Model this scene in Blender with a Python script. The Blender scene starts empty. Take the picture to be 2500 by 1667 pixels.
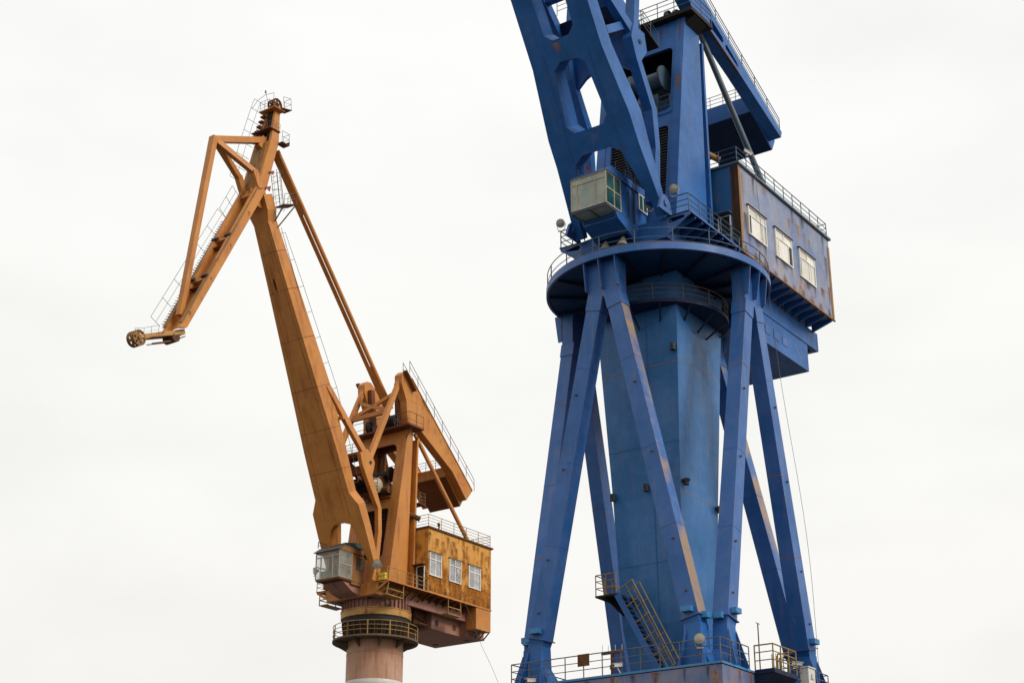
import bpy, math, random
from mathutils import Vector as V, Matrix
from mathutils.geometry import tessellate_polygon
random.seed(7)
R = math.radians
SC = bpy.context.scene
COL = SC.collection

# ------------------------------------------------------------------ camera, sky, sun, exposure
cam = bpy.data.cameras.new('camera')
cam.sensor_width = 36.0
cam.lens = 3920 / 2500 * 36.0
cam.clip_end = 5000
camo = bpy.data.objects.new('camera', cam)
COL.objects.link(camo)
camo.location = (0, 0, 1.7)
camo.rotation_euler = (R(90 + 22.36), 0, 0)
SC.camera = camo

SUN_AZ, SUN_EL = 122.0, 38.0          # degrees clockwise from +Y (the view direction), height
w = bpy.data.worlds.new('World')
SC.world = w
w.use_nodes = True
nt = w.node_tree
nt.nodes.clear()
out = nt.nodes.new('ShaderNodeOutputWorld')
bg = nt.nodes.new('ShaderNodeBackground')
sky = nt.nodes.new('ShaderNodeTexSky')
sky.sky_type = 'NISHITA'
sky.sun_disc = False
sky.sun_elevation = R(SUN_EL)
sky.sun_rotation = R(SUN_AZ)
sky.dust_density = 4
tc = nt.nodes.new('ShaderNodeTexCoord')
sep = nt.nodes.new('ShaderNodeSeparateXYZ')
nt.links.new(tc.outputs['Generated'], sep.inputs[0])
ramp = nt.nodes.new('ShaderNodeValToRGB')       # overcast: a touch warmer low down, white above
ramp.color_ramp.elements[0].position = 0.0
ramp.color_ramp.elements[0].color = (.955, .93, .885, 1)
ramp.color_ramp.elements[1].position = .55
ramp.color_ramp.elements[1].color = (1.03, 1.035, 1.01, 1)
nt.links.new(sep.outputs['Z'], ramp.inputs[0])
cn = nt.nodes.new('ShaderNodeTexNoise')
cn.inputs['Scale'].default_value = 4.5
cn.inputs['Detail'].default_value = 5
cmap = nt.nodes.new('ShaderNodeMapping')
cmap.inputs['Scale'].default_value = (1, 1, 2.4)
nt.links.new(tc.outputs['Generated'], cmap.inputs[0])
nt.links.new(cmap.outputs[0], cn.inputs['Vector'])
cr = nt.nodes.new('ShaderNodeMapRange')
cr.inputs[1].default_value = .3
cr.inputs[2].default_value = .62
cr.inputs[3].default_value = .935
cr.inputs[4].default_value = 1.01
nt.links.new(cn.outputs['Fac'], cr.inputs[0])
mul = nt.nodes.new('ShaderNodeVectorMath')
mul.operation = 'SCALE'
nt.links.new(ramp.outputs[0], mul.inputs[0])
nt.links.new(cr.outputs[0], mul.inputs['Scale'])
dim = nt.nodes.new('ShaderNodeVectorMath')
dim.operation = 'SCALE'
dim.inputs['Scale'].default_value = .1
nt.links.new(sky.outputs[0], dim.inputs[0])
mx = nt.nodes.new('ShaderNodeMix')
mx.data_type = 'RGBA'
mx.inputs[0].default_value = .95
nt.links.new(dim.outputs[0], mx.inputs[6])
nt.links.new(mul.outputs[0], mx.inputs[7])
nt.links.new(mx.outputs[2], bg.inputs[0])
bg.inputs[1].default_value = 1.0
nt.links.new(bg.outputs[0], out.inputs[0])

sl = bpy.data.lights.new('sun', 'SUN')
sl.energy = 2.5
sl.angle = R(24)
sl.color = (1.0, .95, .88)
slo = bpy.data.objects.new('sun', sl)
COL.objects.link(slo)
a, e = R(SUN_AZ), R(SUN_EL)
sd = V((math.sin(a) * math.cos(e), math.cos(a) * math.cos(e), math.sin(e)))
slo.rotation_euler = sd.to_track_quat('Z', 'Y').to_euler()
slo.location = (40, -40, 90)

SC.view_settings.view_transform = 'Standard'
SC.view_settings.look = 'None'
SC.view_settings.exposure = 0
SC.view_settings.gamma = 1
SC.view_settings.use_curve_mapping = False

# ------------------------------------------------------------------ materials
def nd(nt, t, **k):
    n = nt.nodes.new(t)
    for a, v in k.items():
        setattr(n, a, v)
    return n

def mixrgb(nt, fac, a, b, blend='MIX'):
    m = nd(nt, 'ShaderNodeMix', data_type='RGBA', blend_type=blend)
    for i, v in ((0, fac), (6, a), (7, b)):
        if isinstance(v, (int, float)):
            m.inputs[i].default_value = v
        elif isinstance(v, tuple):
            m.inputs[i].default_value = v + (1,) if len(v) == 3 else v
        else:
            nt.links.new(v, m.inputs[i])
    return m.outputs[2]

def noise(nt, vec, scale, detail=5, rough=.55, mscale=None):
    if mscale:
        mp = nd(nt, 'ShaderNodeMapping')
        mp.inputs['Scale'].default_value = mscale
        nt.links.new(vec, mp.inputs[0])
        vec = mp.outputs[0]
    n = nd(nt, 'ShaderNodeTexNoise')
    n.inputs['Scale'].default_value = scale
    n.inputs['Detail'].default_value = detail
    n.inputs['Roughness'].default_value = rough
    nt.links.new(vec, n.inputs['Vector'])
    return n.outputs['Fac']

def rng(nt, v, a, b, c=0., d=1.):
    m = nd(nt, 'ShaderNodeMapRange')
    nt.links.new(v, m.inputs[0])
    for i, x in enumerate((a, b, c, d)):
        m.inputs[i + 1].default_value = x
    return m.outputs[0]

def mth(nt, op, a, b=0.):
    m = nd(nt, 'ShaderNodeMath', operation=op)
    for i, v in ((0, a), (1, b)):
        if isinstance(v, (int, float)):
            m.inputs[i].default_value = v
        else:
            nt.links.new(v, m.inputs[i])
    return m.outputs[0]

def paint(name, base, fade, rust=(.20, .075, .02), fade_amt=.6, rust_amt=.2, streak=.35,
          streak_col=(.12, .09, .06), rough=.42, spec=.5, edge=None, settle=0., settle_col=(.36, .22, .08), seam=0., edgewear=.5, runs_amt=.45, chalk=0., rust_scale=.9, metal=0., darkrust=(.05, .022, .012)):
    """weathered paint: faded patches, vertical dirt streaks, rust blooms, optional plate seams"""
    m = bpy.data.materials.new(name)
    m.use_nodes = True
    nt = m.node_tree
    b = nt.nodes['Principled BSDF']
    co = nd(nt, 'ShaderNodeTexCoord').outputs['Object']
    n1 = rng(nt, noise(nt, co, .33, 6, .6), .36, .66)
    n1b = rng(nt, noise(nt, co, 2.1, 4, .6), .3, .7, -.18, .18)
    f = mth(nt, 'MULTIPLY', mth(nt, 'ADD', n1, n1b), fade_amt)
    col = mixrgb(nt, f, base, fade)
    # vertical streaks
    st = rng(nt, noise(nt, co, 1.0, 6, .65, (2.6, 2.6, .13)), .50, .74)
    st2 = rng(nt, noise(nt, co, .5, 3), .38, .62)
    col = mixrgb(nt, mth(nt, 'MULTIPLY', mth(nt, 'MULTIPLY', st, st2), streak), col, streak_col)
    # rust
    r0 = noise(nt, co, rust_scale, 9, .68)
    r1 = noise(nt, co, 1.0, 5, .6, (1.7, 1.7, .22))
    rr = mth(nt, 'ADD', mth(nt, 'MULTIPLY', r0, .6), mth(nt, 'MULTIPLY', r1, .4))
    if edge:
        z0, z1, amt = edge                    # extra rust towards z0 (water stands at sills and bottom rails)
        sp = nd(nt, 'ShaderNodeSeparateXYZ')
        nt.links.new(co, sp.inputs[0])
        rr = mth(nt, 'ADD', rr, rng(nt, sp.outputs['Z'], z0, z1, amt, 0.))
    lo = .72 - .34 * rust_amt
    rm = rng(nt, rr, lo, lo + .09)
    # rust and chipped paint along plate edges, thin sharp runs below them
    if edgewear:
        bv = nd(nt, 'ShaderNodeBevel', samples=3)
        bv.inputs['Radius'].default_value = .07
        gn = nd(nt, 'ShaderNodeNewGeometry')
        dt = nd(nt, 'ShaderNodeVectorMath', operation='DOT_PRODUCT')
        nt.links.new(bv.outputs[0], dt.inputs[0])
        nt.links.new(gn.outputs['True Normal'], dt.inputs[1])
        ew = mth(nt, 'MULTIPLY', rng(nt, dt.outputs['Value'], .995, .90), rng(nt, noise(nt, co, 1.1, 7, .7), .56 - .2 * edgewear, .68 - .2 * edgewear))
        rm = mth(nt, 'MAXIMUM', rm, ew)
    runs = mth(nt, 'MULTIPLY', rng(nt, noise(nt, co, 1.0, 4, .7, (7, 7, .16)), .60, .68), rng(nt, noise(nt, co, .8, 4, .6), .50, .60))
    rm = mth(nt, 'MAXIMUM', rm, mth(nt, 'MULTIPLY', runs, runs_amt))
    rcol = mixrgb(nt, rng(nt, noise(nt, co, 5, 6, .7), .35, .62), darkrust, rust)
    halo = rng(nt, rr, lo - .10, lo + .04, 0, .55)
    col = mixrgb(nt, mth(nt, 'MULTIPLY', halo, min(1, rust_amt * 2.2)), col, tuple(.5 * x + .5 * y for x, y in zip(rust, fade)))
    col = mixrgb(nt, mth(nt, 'MULTIPLY', rm, .92), col, rcol)
    bumpv = noise(nt, co, 1.3, 4)
    if settle:                                # rust wash and dust lying on faces that look up
        ge = nd(nt, 'ShaderNodeNewGeometry')
        s2 = nd(nt, 'ShaderNodeSeparateXYZ')
        nt.links.new(ge.outputs['True Normal'], s2.inputs[0])
        sf = mth(nt, 'MULTIPLY', rng(nt, s2.outputs['Z'], .14, .21), rng(nt, noise(nt, co, .30, 5, .6), .44, .60))
        col = mixrgb(nt, mth(nt, 'MULTIPLY', sf, settle), col, settle_col)
    if seam:
        sp = nd(nt, 'ShaderNodeSeparateXYZ')
        nt.links.new(co, sp.inputs[0])
        fr = mth(nt, 'FRACT', mth(nt, 'DIVIDE', sp.outputs['Z'], seam))
        ln = rng(nt, mth(nt, 'ABSOLUTE', mth(nt, 'SUBTRACT', fr, .5)), .004, .010, 1, 0)
        sn = rng(nt, noise(nt, co, .9, 3), .45, .6)
        col = mixrgb(nt, mth(nt, 'MULTIPLY', ln, mth(nt, 'MULTIPLY', sn, .3)), col, (.09, .06, .04))
    nt.links.new(col, b.inputs['Base Color'])
    rg = mth(nt, 'ADD', mth(nt, 'MULTIPLY', rm, .35), rng(nt, noise(nt, co, 1.7, 5), .3, .7, rough - .07, rough + .1))
    nt.links.new(rg, b.inputs['Roughness'])
    b.inputs['Specular IOR Level'].default_value = spec
    b.inputs['Metallic'].default_value = metal
    b.inputs['Sheen Weight'].default_value = chalk      # powdery, chalked paint
    b.inputs['Sheen Roughness'].default_value = .55
    b.inputs['Sheen Tint'].default_value = (.95, .93, 1, 1)
    bp = nd(nt, 'ShaderNodeBump')
    bp.inputs['Strength'].default_value = .25
    bp.inputs['Distance'].default_value = .03
    nt.links.new(mth(nt, 'ADD', bumpv, mth(nt, 'MULTIPLY', rm, .3)), bp.inputs['Height'])
    nt.links.new(bp.outputs[0], b.inputs['Normal'])
    return m

def cracks(nt, co, scale):
    v = nd(nt, 'ShaderNodeTexVoronoi', feature='DISTANCE_TO_EDGE')
    v.inputs['Scale'].default_value = scale
    dv = nd(nt, 'ShaderNodeVectorMath', operation='ADD')
    ns = nd(nt, 'ShaderNodeTexNoise')
    ns.inputs['Scale'].default_value = 2.5
    nt.links.new(co, ns.inputs['Vector'])
    sc = nd(nt, 'ShaderNodeVectorMath', operation='SCALE')
    sc.inputs['Scale'].default_value = .5
    nt.links.new(ns.outputs['Color'], sc.inputs[0])
    nt.links.new(co, dv.inputs[0])
    nt.links.new(sc.outputs[0], dv.inputs[1])
    nt.links.new(dv.outputs[0], v.inputs['Vector'])
    return mth(nt, 'MULTIPLY', rng(nt, v.outputs['Distance'], .012, .035, 1, 0), rng(nt, noise(nt, co, 1.1, 3), .42, .58, 0, .7))

def plain(name, col, rough=.5, metal=0., var=.25, scale=2., spec=.5, rnd=0., crack=None):
    m = bpy.data.materials.new(name)
    m.use_nodes = True
    nt = m.node_tree
    b = nt.nodes['Principled BSDF']
    co = nd(nt, 'ShaderNodeTexCoord').outputs['Object']
    n = rng(nt, noise(nt, co, scale, 6, .65), .3, .7, 1 - var, 1 + var)
    s = nd(nt, 'ShaderNodeVectorMath', operation='SCALE')
    s.inputs[0].default_value = col
    nt.links.new(n, s.inputs['Scale'])
    c_ = s.outputs[0]
    if rnd:
        oi = nd(nt, 'ShaderNodeObjectInfo')
        c_ = mixrgb(nt, rng(nt, oi.outputs['Random'], 0, 1, 0, rnd), c_, (.16, .15, .13))
    if crack:
        c_ = mixrgb(nt, cracks(nt, co, crack[0]), c_, crack[1])
    nt.links.new(c_, b.inputs['Base Color'])
    b.inputs['Roughness'].default_value = rough
    b.inputs['Metallic'].default_value = metal
    b.inputs['Specular IOR Level'].default_value = spec
    return m

def glass(name, tint, alpha, rough=.05, dirt=(.5, .5, .45), crk=0.):
    """dirty window glass: a clear-ish coated pane with a film of grime"""
    m = bpy.data.materials.new(name)
    m.use_nodes = True
    nt = m.node_tree
    b = nt.nodes['Principled BSDF']
    co = nd(nt, 'ShaderNodeTexCoord').outputs['Object']
    n = rng(nt, noise(nt, co, .9, 4, .55), .35, .7)
    gc = mixrgb(nt, n, tint, dirt)
    gc = mixrgb(nt, mth(nt, 'MULTIPLY', cracks(nt, co, 1.3), crk), gc, (.62, .62, .55)) if crk else gc
    nt.links.new(gc, b.inputs['Base Color'])
    nt.links.new(rng(nt, noise(nt, co, 4, 4), .3, .7, rough, rough + .2), b.inputs['Roughness'])
    nt.links.new(rng(nt, n, 0, 1, alpha - .06, min(1, alpha + .08)), b.inputs['Alpha'])
    b.inputs['Specular IOR Level'].default_value = .6
    return m

MT = {}
MT['blue'] = paint('blue_paint', (.0005, .070, .245), (.018, .120, .38), fade_amt=.8, rust_amt=.07, streak=.28, streak_col=(.05, .09, .17), seam=4.2, rough=.45, spec=.32, runs_amt=.3, chalk=.05)
MT['blue_pylon'] = paint('blue_paint_pylon', (.002, .094, .27), (.045, .160, .39), fade_amt=.75, rust_amt=.05, streak=.3, streak_col=(.13, .19, .29), seam=0, rough=.45, spec=.4, runs_amt=.3, chalk=.05)
MT['blue_leg'] = paint('blue_paint_legs', (.004, .080, .275), (.050, .135, .37), fade_amt=.7, rust_amt=.10, streak=.45, streak_col=(.20, .17, .15), seam=5.3, rough=.45, spec=.4, chalk=.06, rust_scale=.6, runs_amt=.5, edgewear=.6)
MT['blue_leg_stained'] = paint('blue_paint_legs_rust_washed', (.004, .080, .275), (.050, .135, .37), fade_amt=.7, rust_amt=.14, streak=.45, streak_col=(.20, .17, .15), seam=5.3, rough=.45, spec=.4, chalk=.06, rust_scale=.6, settle=.8, settle_col=(.34, .215, .085), runs_amt=.5, edgewear=.7)
MT['blue_dark'] = paint('blue_paint_shaded', (.001, .010, .040), (.003, .022, .075), rust=(.09, .04, .015), rust_amt=.25, streak=.4, streak_col=(.03, .02, .012), rough=.6, spec=.25)  # crane blue with the shade around ring, gallery and decks painted in, plus rust
MT['blue_under'] = paint('blue_underside_shaded', (.001, .026, .085), (.003, .045, .13), rust=(.12, .055, .02), fade_amt=.8, rust_amt=.2, streak=.3, streak_col=(.05, .035, .02), rough=.6, spec=.3)  # mid-dark copy of the blue: underside shade put into the colour, plus rust
MT['blue_front_shaded'] = paint('blue_front_wall_shaded', (.002, .070, .20), (.015, .095, .24), rust=(.26, .11, .03), fade_amt=.7, rust_amt=.27, streak=.5, streak_col=(.16, .10, .05), rough=.45, spec=.5)  # house blue with the front's shade painted in, plus its own rust
MT['blue_house'] = paint('blue_house_paint', (.065, .130, .31), (.24, .265, .34), fade_amt=.95, rust=(.40, .20, .055), rust_amt=.36, streak=.8, streak_col=(.27, .22, .16), edge=(44.4, 46.6, .09), rough=.45, spec=.5, darkrust=(.13, .05, .015), runs_amt=.8, edgewear=.8)
MT['blue_girder'] = paint('portal_girder_paint', (.05, .095, .24), (.16, .17, .24), rust=(.34, .16, .04), fade_amt=.9, rust_amt=.42, streak=.8, streak_col=(.33, .22, .10), rough=.5, spec=.5, edge=(15.2, 16.9, .15), runs_amt=.8)
MT['grime'] = paint('black_grimy_steel', (.010, .009, .009), (.022, .017, .013), rust=(.13, .05, .018), fade_amt=.7, rust_amt=.32, streak=.3, rough=.7, spec=.25)
MT['rust_dark'] = paint('dark_rust_crust', (.022, .014, .010), (.06, .026, .012), rust=(.15, .06, .018), fade_amt=.9, rust_amt=.35, streak=.5, rough=.8, spec=.2)
MT['rust_wash'] = paint('ochre_rust_wash', (.36, .18, .05), (.24, .12, .045), rust=(.16, .055, .015), fade_amt=.9, rust_amt=.42, streak=.6, rough=.7, spec=.3)
MT['fresh'] = paint('light_blue_paint', (.008, .16, .38), (.03, .20, .42), rust_amt=.12, rough=.4)
MT['orange'] = paint('orange_paint', (.50, .200, .036), (.39, .140, .028), rust=(.40, .085, .008), fade_amt=.85, rust_amt=.30, streak=.6, streak_col=(.16, .055, .014), rough=.52, spec=.4, seam=5.1, rust_scale=.42, darkrust=(.22, .06, .014), edgewear=.6, runs_amt=.55)
MT['orange_dark'] = paint('orange_paint_grimy', (.16, .050, .013), (.10, .035, .012), rust=(.10, .03, .01), rust_amt=.3, streak=.6, rough=.65, spec=.25)
MT['orange_house'] = paint('orange_house_paint', (.58, .295, .070), (.54, .245, .030), rust=(.40, .135, .004), fade_amt=.9, rust_amt=.54, streak=.8, streak_col=(.33, .11, .008), edge=(35.9, 40.4, .17), rough=.52, spec=.35, darkrust=(.085, .024, .003), runs_amt=.8, edgewear=.9)
MT['jib_top'] = paint('weathered_ochre_top', (.30, .14, .030), (.20, .105, .030), rust=(.16, .05, .012), fade_amt=.9, rust_amt=.45, streak=.7, streak_col=(.10, .065, .02), rough=.7)
MT['pink'] = paint('faded_primer_paint', (.29, .135, .095), (.34, .17, .125), fade_amt=.8, rust=(.16, .05, .025), rust_amt=.18, streak=.6, streak_col=(.11, .055, .035), rough=.62, spec=.3, runs_amt=.6)
MT['column'] = paint('column_paint', (.37, .185, .105), (.44, .27, .19), fade_amt=.9, rust=(.30, .11, .035), rust_amt=.36, streak=.8, streak_col=(.22, .095, .045), rough=.6, spec=.3, rust_scale=.7, darkrust=(.18, .07, .03), runs_amt=.7)
MT['yellow_rust'] = paint('yellow_ring_paint', (.46, .24, .05), (.40, .19, .035), rust=(.22, .075, .014), rust_amt=.55, streak=.6, rough=.55)
MT['rust'] = paint('rusty_steel', (.085, .038, .018), (.13, .055, .02), rust=(.15, .055, .016), fade_amt=.8, rust_amt=.6, rough=.75, spec=.25)
MT['black'] = plain('black_greasy_steel', (.012, .011, .010), .6, var=.5)
MT['void'] = plain('dark_interior', (.008, .008, .010), .8, var=.3)
MT['rail_blue'] = plain('blue_rail_paint', (.035, .07, .12), .5, var=.5, scale=.8)
MT['rail_brown'] = plain('weathered_rail_steel', (.12, .075, .045), .6, var=.5, scale=.8)
MT['rail_grey'] = plain('grey_rail_steel', (.10, .085, .075), .6, var=.4)
MT['rail_yellow'] = plain('yellow_rail_paint', (.24, .145, .015), .5, var=.35)
MT['rail_ochre'] = plain('ochre_rail_paint', (.30, .17, .035), .55, var=.4, scale=.8)
MT['pipe'] = paint('weathered_pipe', (.03, .075, .12), (.07, .11, .14), rust=(.16, .07, .02), rust_amt=.42, rough=.45, spec=.6)
MT['frame_tan'] = paint('cab_frame_tan', (.42, .36, .25), (.34, .28, .18), rust=(.26, .11, .03), rust_amt=.36, rough=.5)
MT['frame_white'] = plain('white_window_frame', (.72, .69, .62), .45, var=.12)
MT['curtain'] = plain('cream_window_panel', (.76, .73, .66), .3, var=.10, rnd=.45)
MT['pane_grey'] = plain('frosted_window_pane', (.31, .31, .32), .18, var=.30, scale=1.6, spec=.8, rnd=.5, crack=(2.6, (.62, .62, .60)))
MT['cab_glass'] = glass('dirty_cab_glass', (.30, .36, .31), .62, dirt=(.44, .47, .39), crk=.7)
MT['cab_side_glass'] = glass('green_side_glass', (.008, .055, .07), .85, dirt=(.05, .13, .13))
MT['cab_clear'] = glass('hazy_cab_glass', (.62, .62, .55), .16, dirt=(.66, .65, .57))
MT['cab_body'] = paint('stained_cab_paint', (.27, .125, .035), (.19, .085, .03), rust=(.22, .075, .01), fade_amt=.9, rust_amt=.42, streak=.9, streak_col=(.05, .025, .012), rough=.6, spec=.3, runs_amt=.9, edgewear=.8)
MT['deck_tan'] = paint('worn_gallery_plate', (.095, .070, .045), (.14, .10, .06), rust=(.12, .05, .018), fade_amt=.9, rust_amt=.38, streak=.5, streak_col=(.02, .015, .01), rough=.7, spec=.25)
def stain_mat(name, col, col2, dens, top_soft=.06):
    """a run of rust or dirt on a thin film: object space x -.5..+.5, z 0 (source) to -1 (end of run)"""
    m = bpy.data.materials.new(name)
    m.use_nodes = True
    nt = m.node_tree
    b = nt.nodes['Principled BSDF']
    co = nd(nt, 'ShaderNodeTexCoord').outputs['Object']
    oi = nd(nt, 'ShaderNodeObjectInfo')
    ad = nd(nt, 'ShaderNodeVectorMath', operation='ADD')
    cx_ = nd(nt, 'ShaderNodeCombineXYZ')
    nt.links.new(mth(nt, 'MULTIPLY', oi.outputs['Random'], 37.), cx_.inputs[1])
    nt.links.new(co, ad.inputs[0])
    nt.links.new(cx_.outputs[0], ad.inputs[1])
    v = ad.outputs[0]
    sp = nd(nt, 'ShaderNodeSeparateXYZ')
    nt.links.new(co, sp.inputs[0])
    runs = noise(nt, v, 1., 5, .65, (7, 1, .9))
    blot = noise(nt, v, 3.5, 6, .7)
    down = mth(nt, 'ADD', sp.outputs['Z'], 1.)                # 1 at the source, 0 at the end
    ax = mth(nt, 'ABSOLUTE', mth(nt, 'MULTIPLY', sp.outputs['X'], 2.))
    side = rng(nt, ax, .15, .95, 1., 0.)
    thr = rng(nt, down, 0, 1, .28, -.16)
    k = mth(nt, 'SUBTRACT', mth(nt, 'ADD', mth(nt, 'MULTIPLY', runs, .65), mth(nt, 'MULTIPLY', blot, .35)), mth(nt, 'ADD', thr, mth(nt, 'MULTIPLY', rng(nt, ax, .2, 1.), .18)))
    mask = mth(nt, 'MULTIPLY', rng(nt, k, .33, .70, 0., dens), mth(nt, 'MULTIPLY', side, rng(nt, down, 0., .25)))
    mask = mth(nt, 'MULTIPLY', mask, rng(nt, mth(nt, 'ADD', down, mth(nt, 'MULTIPLY', mth(nt, 'SUBTRACT', runs, .5), top_soft)), 1., 1. - top_soft))
    nt.links.new(mask, b.inputs['Alpha'])
    nt.links.new(mixrgb(nt, rng(nt, blot, .4, .62), col, col2), b.inputs['Base Color'])
    b.inputs['Roughness'].default_value = .75
    b.inputs['Specular IOR Level'].default_value = .2
    return m
MT['stain_rust'] = stain_mat('rust_run', (.26, .10, .022), (.10, .035, .012), .85)
MT['stain_ochre'] = stain_mat('ochre_run', (.40, .22, .06), (.30, .15, .04), .65)
MT['stain_dark'] = stain_mat('grime_run', (.035, .022, .012), (.015, .011, .008), .62)
MT['stain_gold'] = stain_mat('golden_rust_run', (.36, .12, .006), (.20, .06, .004), .85)
MT['stain_pale'] = stain_mat('chalk_run', (.22, .26, .36), (.30, .31, .36), .30, .4)
MT['stain_red'] = stain_mat('red_lead_run', (.36, .075, .01), (.26, .06, .01), .40, .45)
MT['lamp'] = plain('lamp_lens', (.27, .25, .19), .15, var=.15, spec=.9)
MT['lamp_shell'] = plain('lamp_shell', (.33, .31, .25), .45, var=.25)
MT['white'] = plain('white_paint', (.55, .53, .48), .4, var=.1)
MT['red'] = plain('red_paint', (.25, .028, .02), .5)
MT['yellow'] = plain('yellow_paint', (.62, .40, .02), .45)
MT['green_tarp'] = plain('dark_green_tarpaulin', (.008, .035, .035), .6)
MT['roof_grey'] = plain('cab_roof_sheet', (.06, .05, .04), .6, var=.4)
MT['cable'] = plain('grey_cable', (.10, .10, .10), .5)
MT['concrete'] = paint('quay_concrete', (.09, .086, .08), (.12, .115, .105), rust=(.08, .06, .05), rust_amt=.1, rough=.85, spec=.2)
MT['steel'] = plain('worn_rail_steel', (.20, .18, .16), .35, metal=.8)

# ------------------------------------------------------------------ mesh helpers
class MB:
    def __init__(s):
        s.v, s.f = [], []
    def add(s, vs, fs):
        o = len(s.v)
        s.v += [tuple(x) for x in vs]
        s.f += [tuple(i + o for i in f) for f in fs]
        return s
    def hexa(s, p):                      # 8 points: bottom ring 0-3, top ring 4-7
        return s.add(p, [(0, 3, 2, 1), (4, 5, 6, 7), (0, 1, 5, 4), (1, 2, 6, 5), (2, 3, 7, 6), (3, 0, 4, 7)])
    def box(s, x0, x1, y0, y1, z0, z1):
        return s.hexa([(x0, y0, z0), (x1, y0, z0), (x1, y1, z0), (x0, y1, z0), (x0, y0, z1), (x1, y0, z1), (x1, y1, z1), (x0, y1, z1)])
    def beam(s, p0, p1, w, h, side=(0, 1, 0), w1=None, h1=None):
        """box from p0 to p1; w along the (orthogonalised) side vector, h across it"""
        p0, p1 = V(p0), V(p1)
        d = (p1 - p0).normalized()
        sx = V(side)
        sx = (sx - d * sx.dot(d)).normalized()
        sy = d.cross(sx)
        w1 = w if w1 is None else w1
        h1 = h if h1 is None else h1
        q = []
        for p, a, b in ((p0, w, h), (p1, w1, h1)):
            q += [p - sx * a / 2 - sy * b / 2, p + sx * a / 2 - sy * b / 2, p + sx * a / 2 + sy * b / 2, p - sx * a / 2 + sy * b / 2]
        return s.hexa(q)
    def cyl(s, p0, p1, r0, r1=None, n=12, cap=True):
        p0, p1 = V(p0), V(p1)
        r1 = r0 if r1 is None else r1
        d = (p1 - p0).normalized()
        sx = d.orthogonal().normalized()
        sy = d.cross(sx)
        vs, fs = [], []
        for p, r in ((p0, r0), (p1, r1)):
            for i in range(n):
                a = 2 * math.pi * i / n
                vs.append(p + sx * math.cos(a) * r + sy * math.sin(a) * r)
        for i in range(n):
            fs.append((i, (i + 1) % n, n + (i + 1) % n, n + i))
        if cap:
            fs += [tuple(range(n - 1, -1, -1)), tuple(range(n, 2 * n))]
        return s.add(vs, fs)
    def tube(s, pts, r, n=5):
        for a, b in zip(pts[:-1], pts[1:]):
            if (V(a) - V(b)).length > 1e-4:
                s.cyl(a, b, r, n=n, cap=True)
        return s
    def lathe(s, prof, c=(0, 0, 0), n=64, a0=0, a1=360):
        full = abs(a1 - a0) >= 360
        m = n if full else n + 1
        vs, fs = [], []
        for i in range(m):
            a = R(a0 + (a1 - a0) * i / n)
            for r, z in prof:
                vs.append((c[0] + r * math.cos(a), c[1] + r * math.sin(a), c[2] + z))
        k = len(prof)
        for i in range(n):
            j = (i + 1) % m
            for t in range(k - 1):
                fs.append((i * k + t, j * k + t, j * k + t + 1, i * k + t + 1))
        return s.add(vs, fs)
    def prism(s, outer, mapf, holes=()):
        """flat outline (with holes) extruded: mapf(u, v, t) gives 3-D for t = 0 front, 1 back"""
        loops = [list(outer)] + [list(h) for h in holes]
        flat = [p for l in loops for p in l]
        tris = tessellate_polygon([[V((p[0], p[1], 0)) for p in l] for l in loops])
        n = len(flat)
        vs = [mapf(p[0], p[1], 0) for p in flat] + [mapf(p[0], p[1], 1) for p in flat]
        fs = []
        for t in tris:
            fs.append(tuple(t))
            fs.append(tuple(n + i for i in reversed(t)))
        o = 0
        for l in loops:
            k = len(l)
            for i in range(k):
                j = (i + 1) % k
                fs.append((o + i, n + o + i, n + o + j, o + j))
            o += k
        return s.add(vs, fs)
    def xz(s, outer, y0, y1, holes=()):
        return s.prism(outer, lambda u, v, t: (u, y0 + (y1 - y0) * t, v), holes)

def mk(name, mb, mat, parent=None, smooth=False):
    me = bpy.data.meshes.new(name)
    me.from_pydata(mb.v, [], mb.f)
    import bmesh
    bm = bmesh.new()
    bm.from_mesh(me)
    bmesh.ops.recalc_face_normals(bm, faces=bm.faces)
    bm.to_mesh(me)
    bm.free()
    me.materials.append(MT[mat] if isinstance(mat, str) else mat)
    if smooth:
        for p in me.polygons:
            p.use_smooth = True
        try:
            me.set_sharp_from_angle(angle=R(35))
        except Exception:
            pass
    o = bpy.data.objects.new(name, me)
    COL.objects.link(o)
    if parent:
        o.parent = parent
    return o

def empty(name, loc, rotz=0):
    o = bpy.data.objects.new(name, None)
    COL.objects.link(o)
    o.location = loc
    o.rotation_euler = (0, 0, rotz)
    o.empty_display_size = .5
    return o

def tag(o, label, cat=None, group=None, kind=None):
    o['label'] = label
    if cat:
        o['category'] = cat
    if group:
        o['group'] = group
    if kind:
        o['kind'] = kind
    return o

def circ(r, z, n=48, a0=0, a1=360, c=(0, 0)):
    return [(c[0] + r * math.cos(R(a0 + (a1 - a0) * i / n)), c[1] + r * math.sin(R(a0 + (a1 - a0) * i / n)), z) for i in range(n + 1)]

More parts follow.
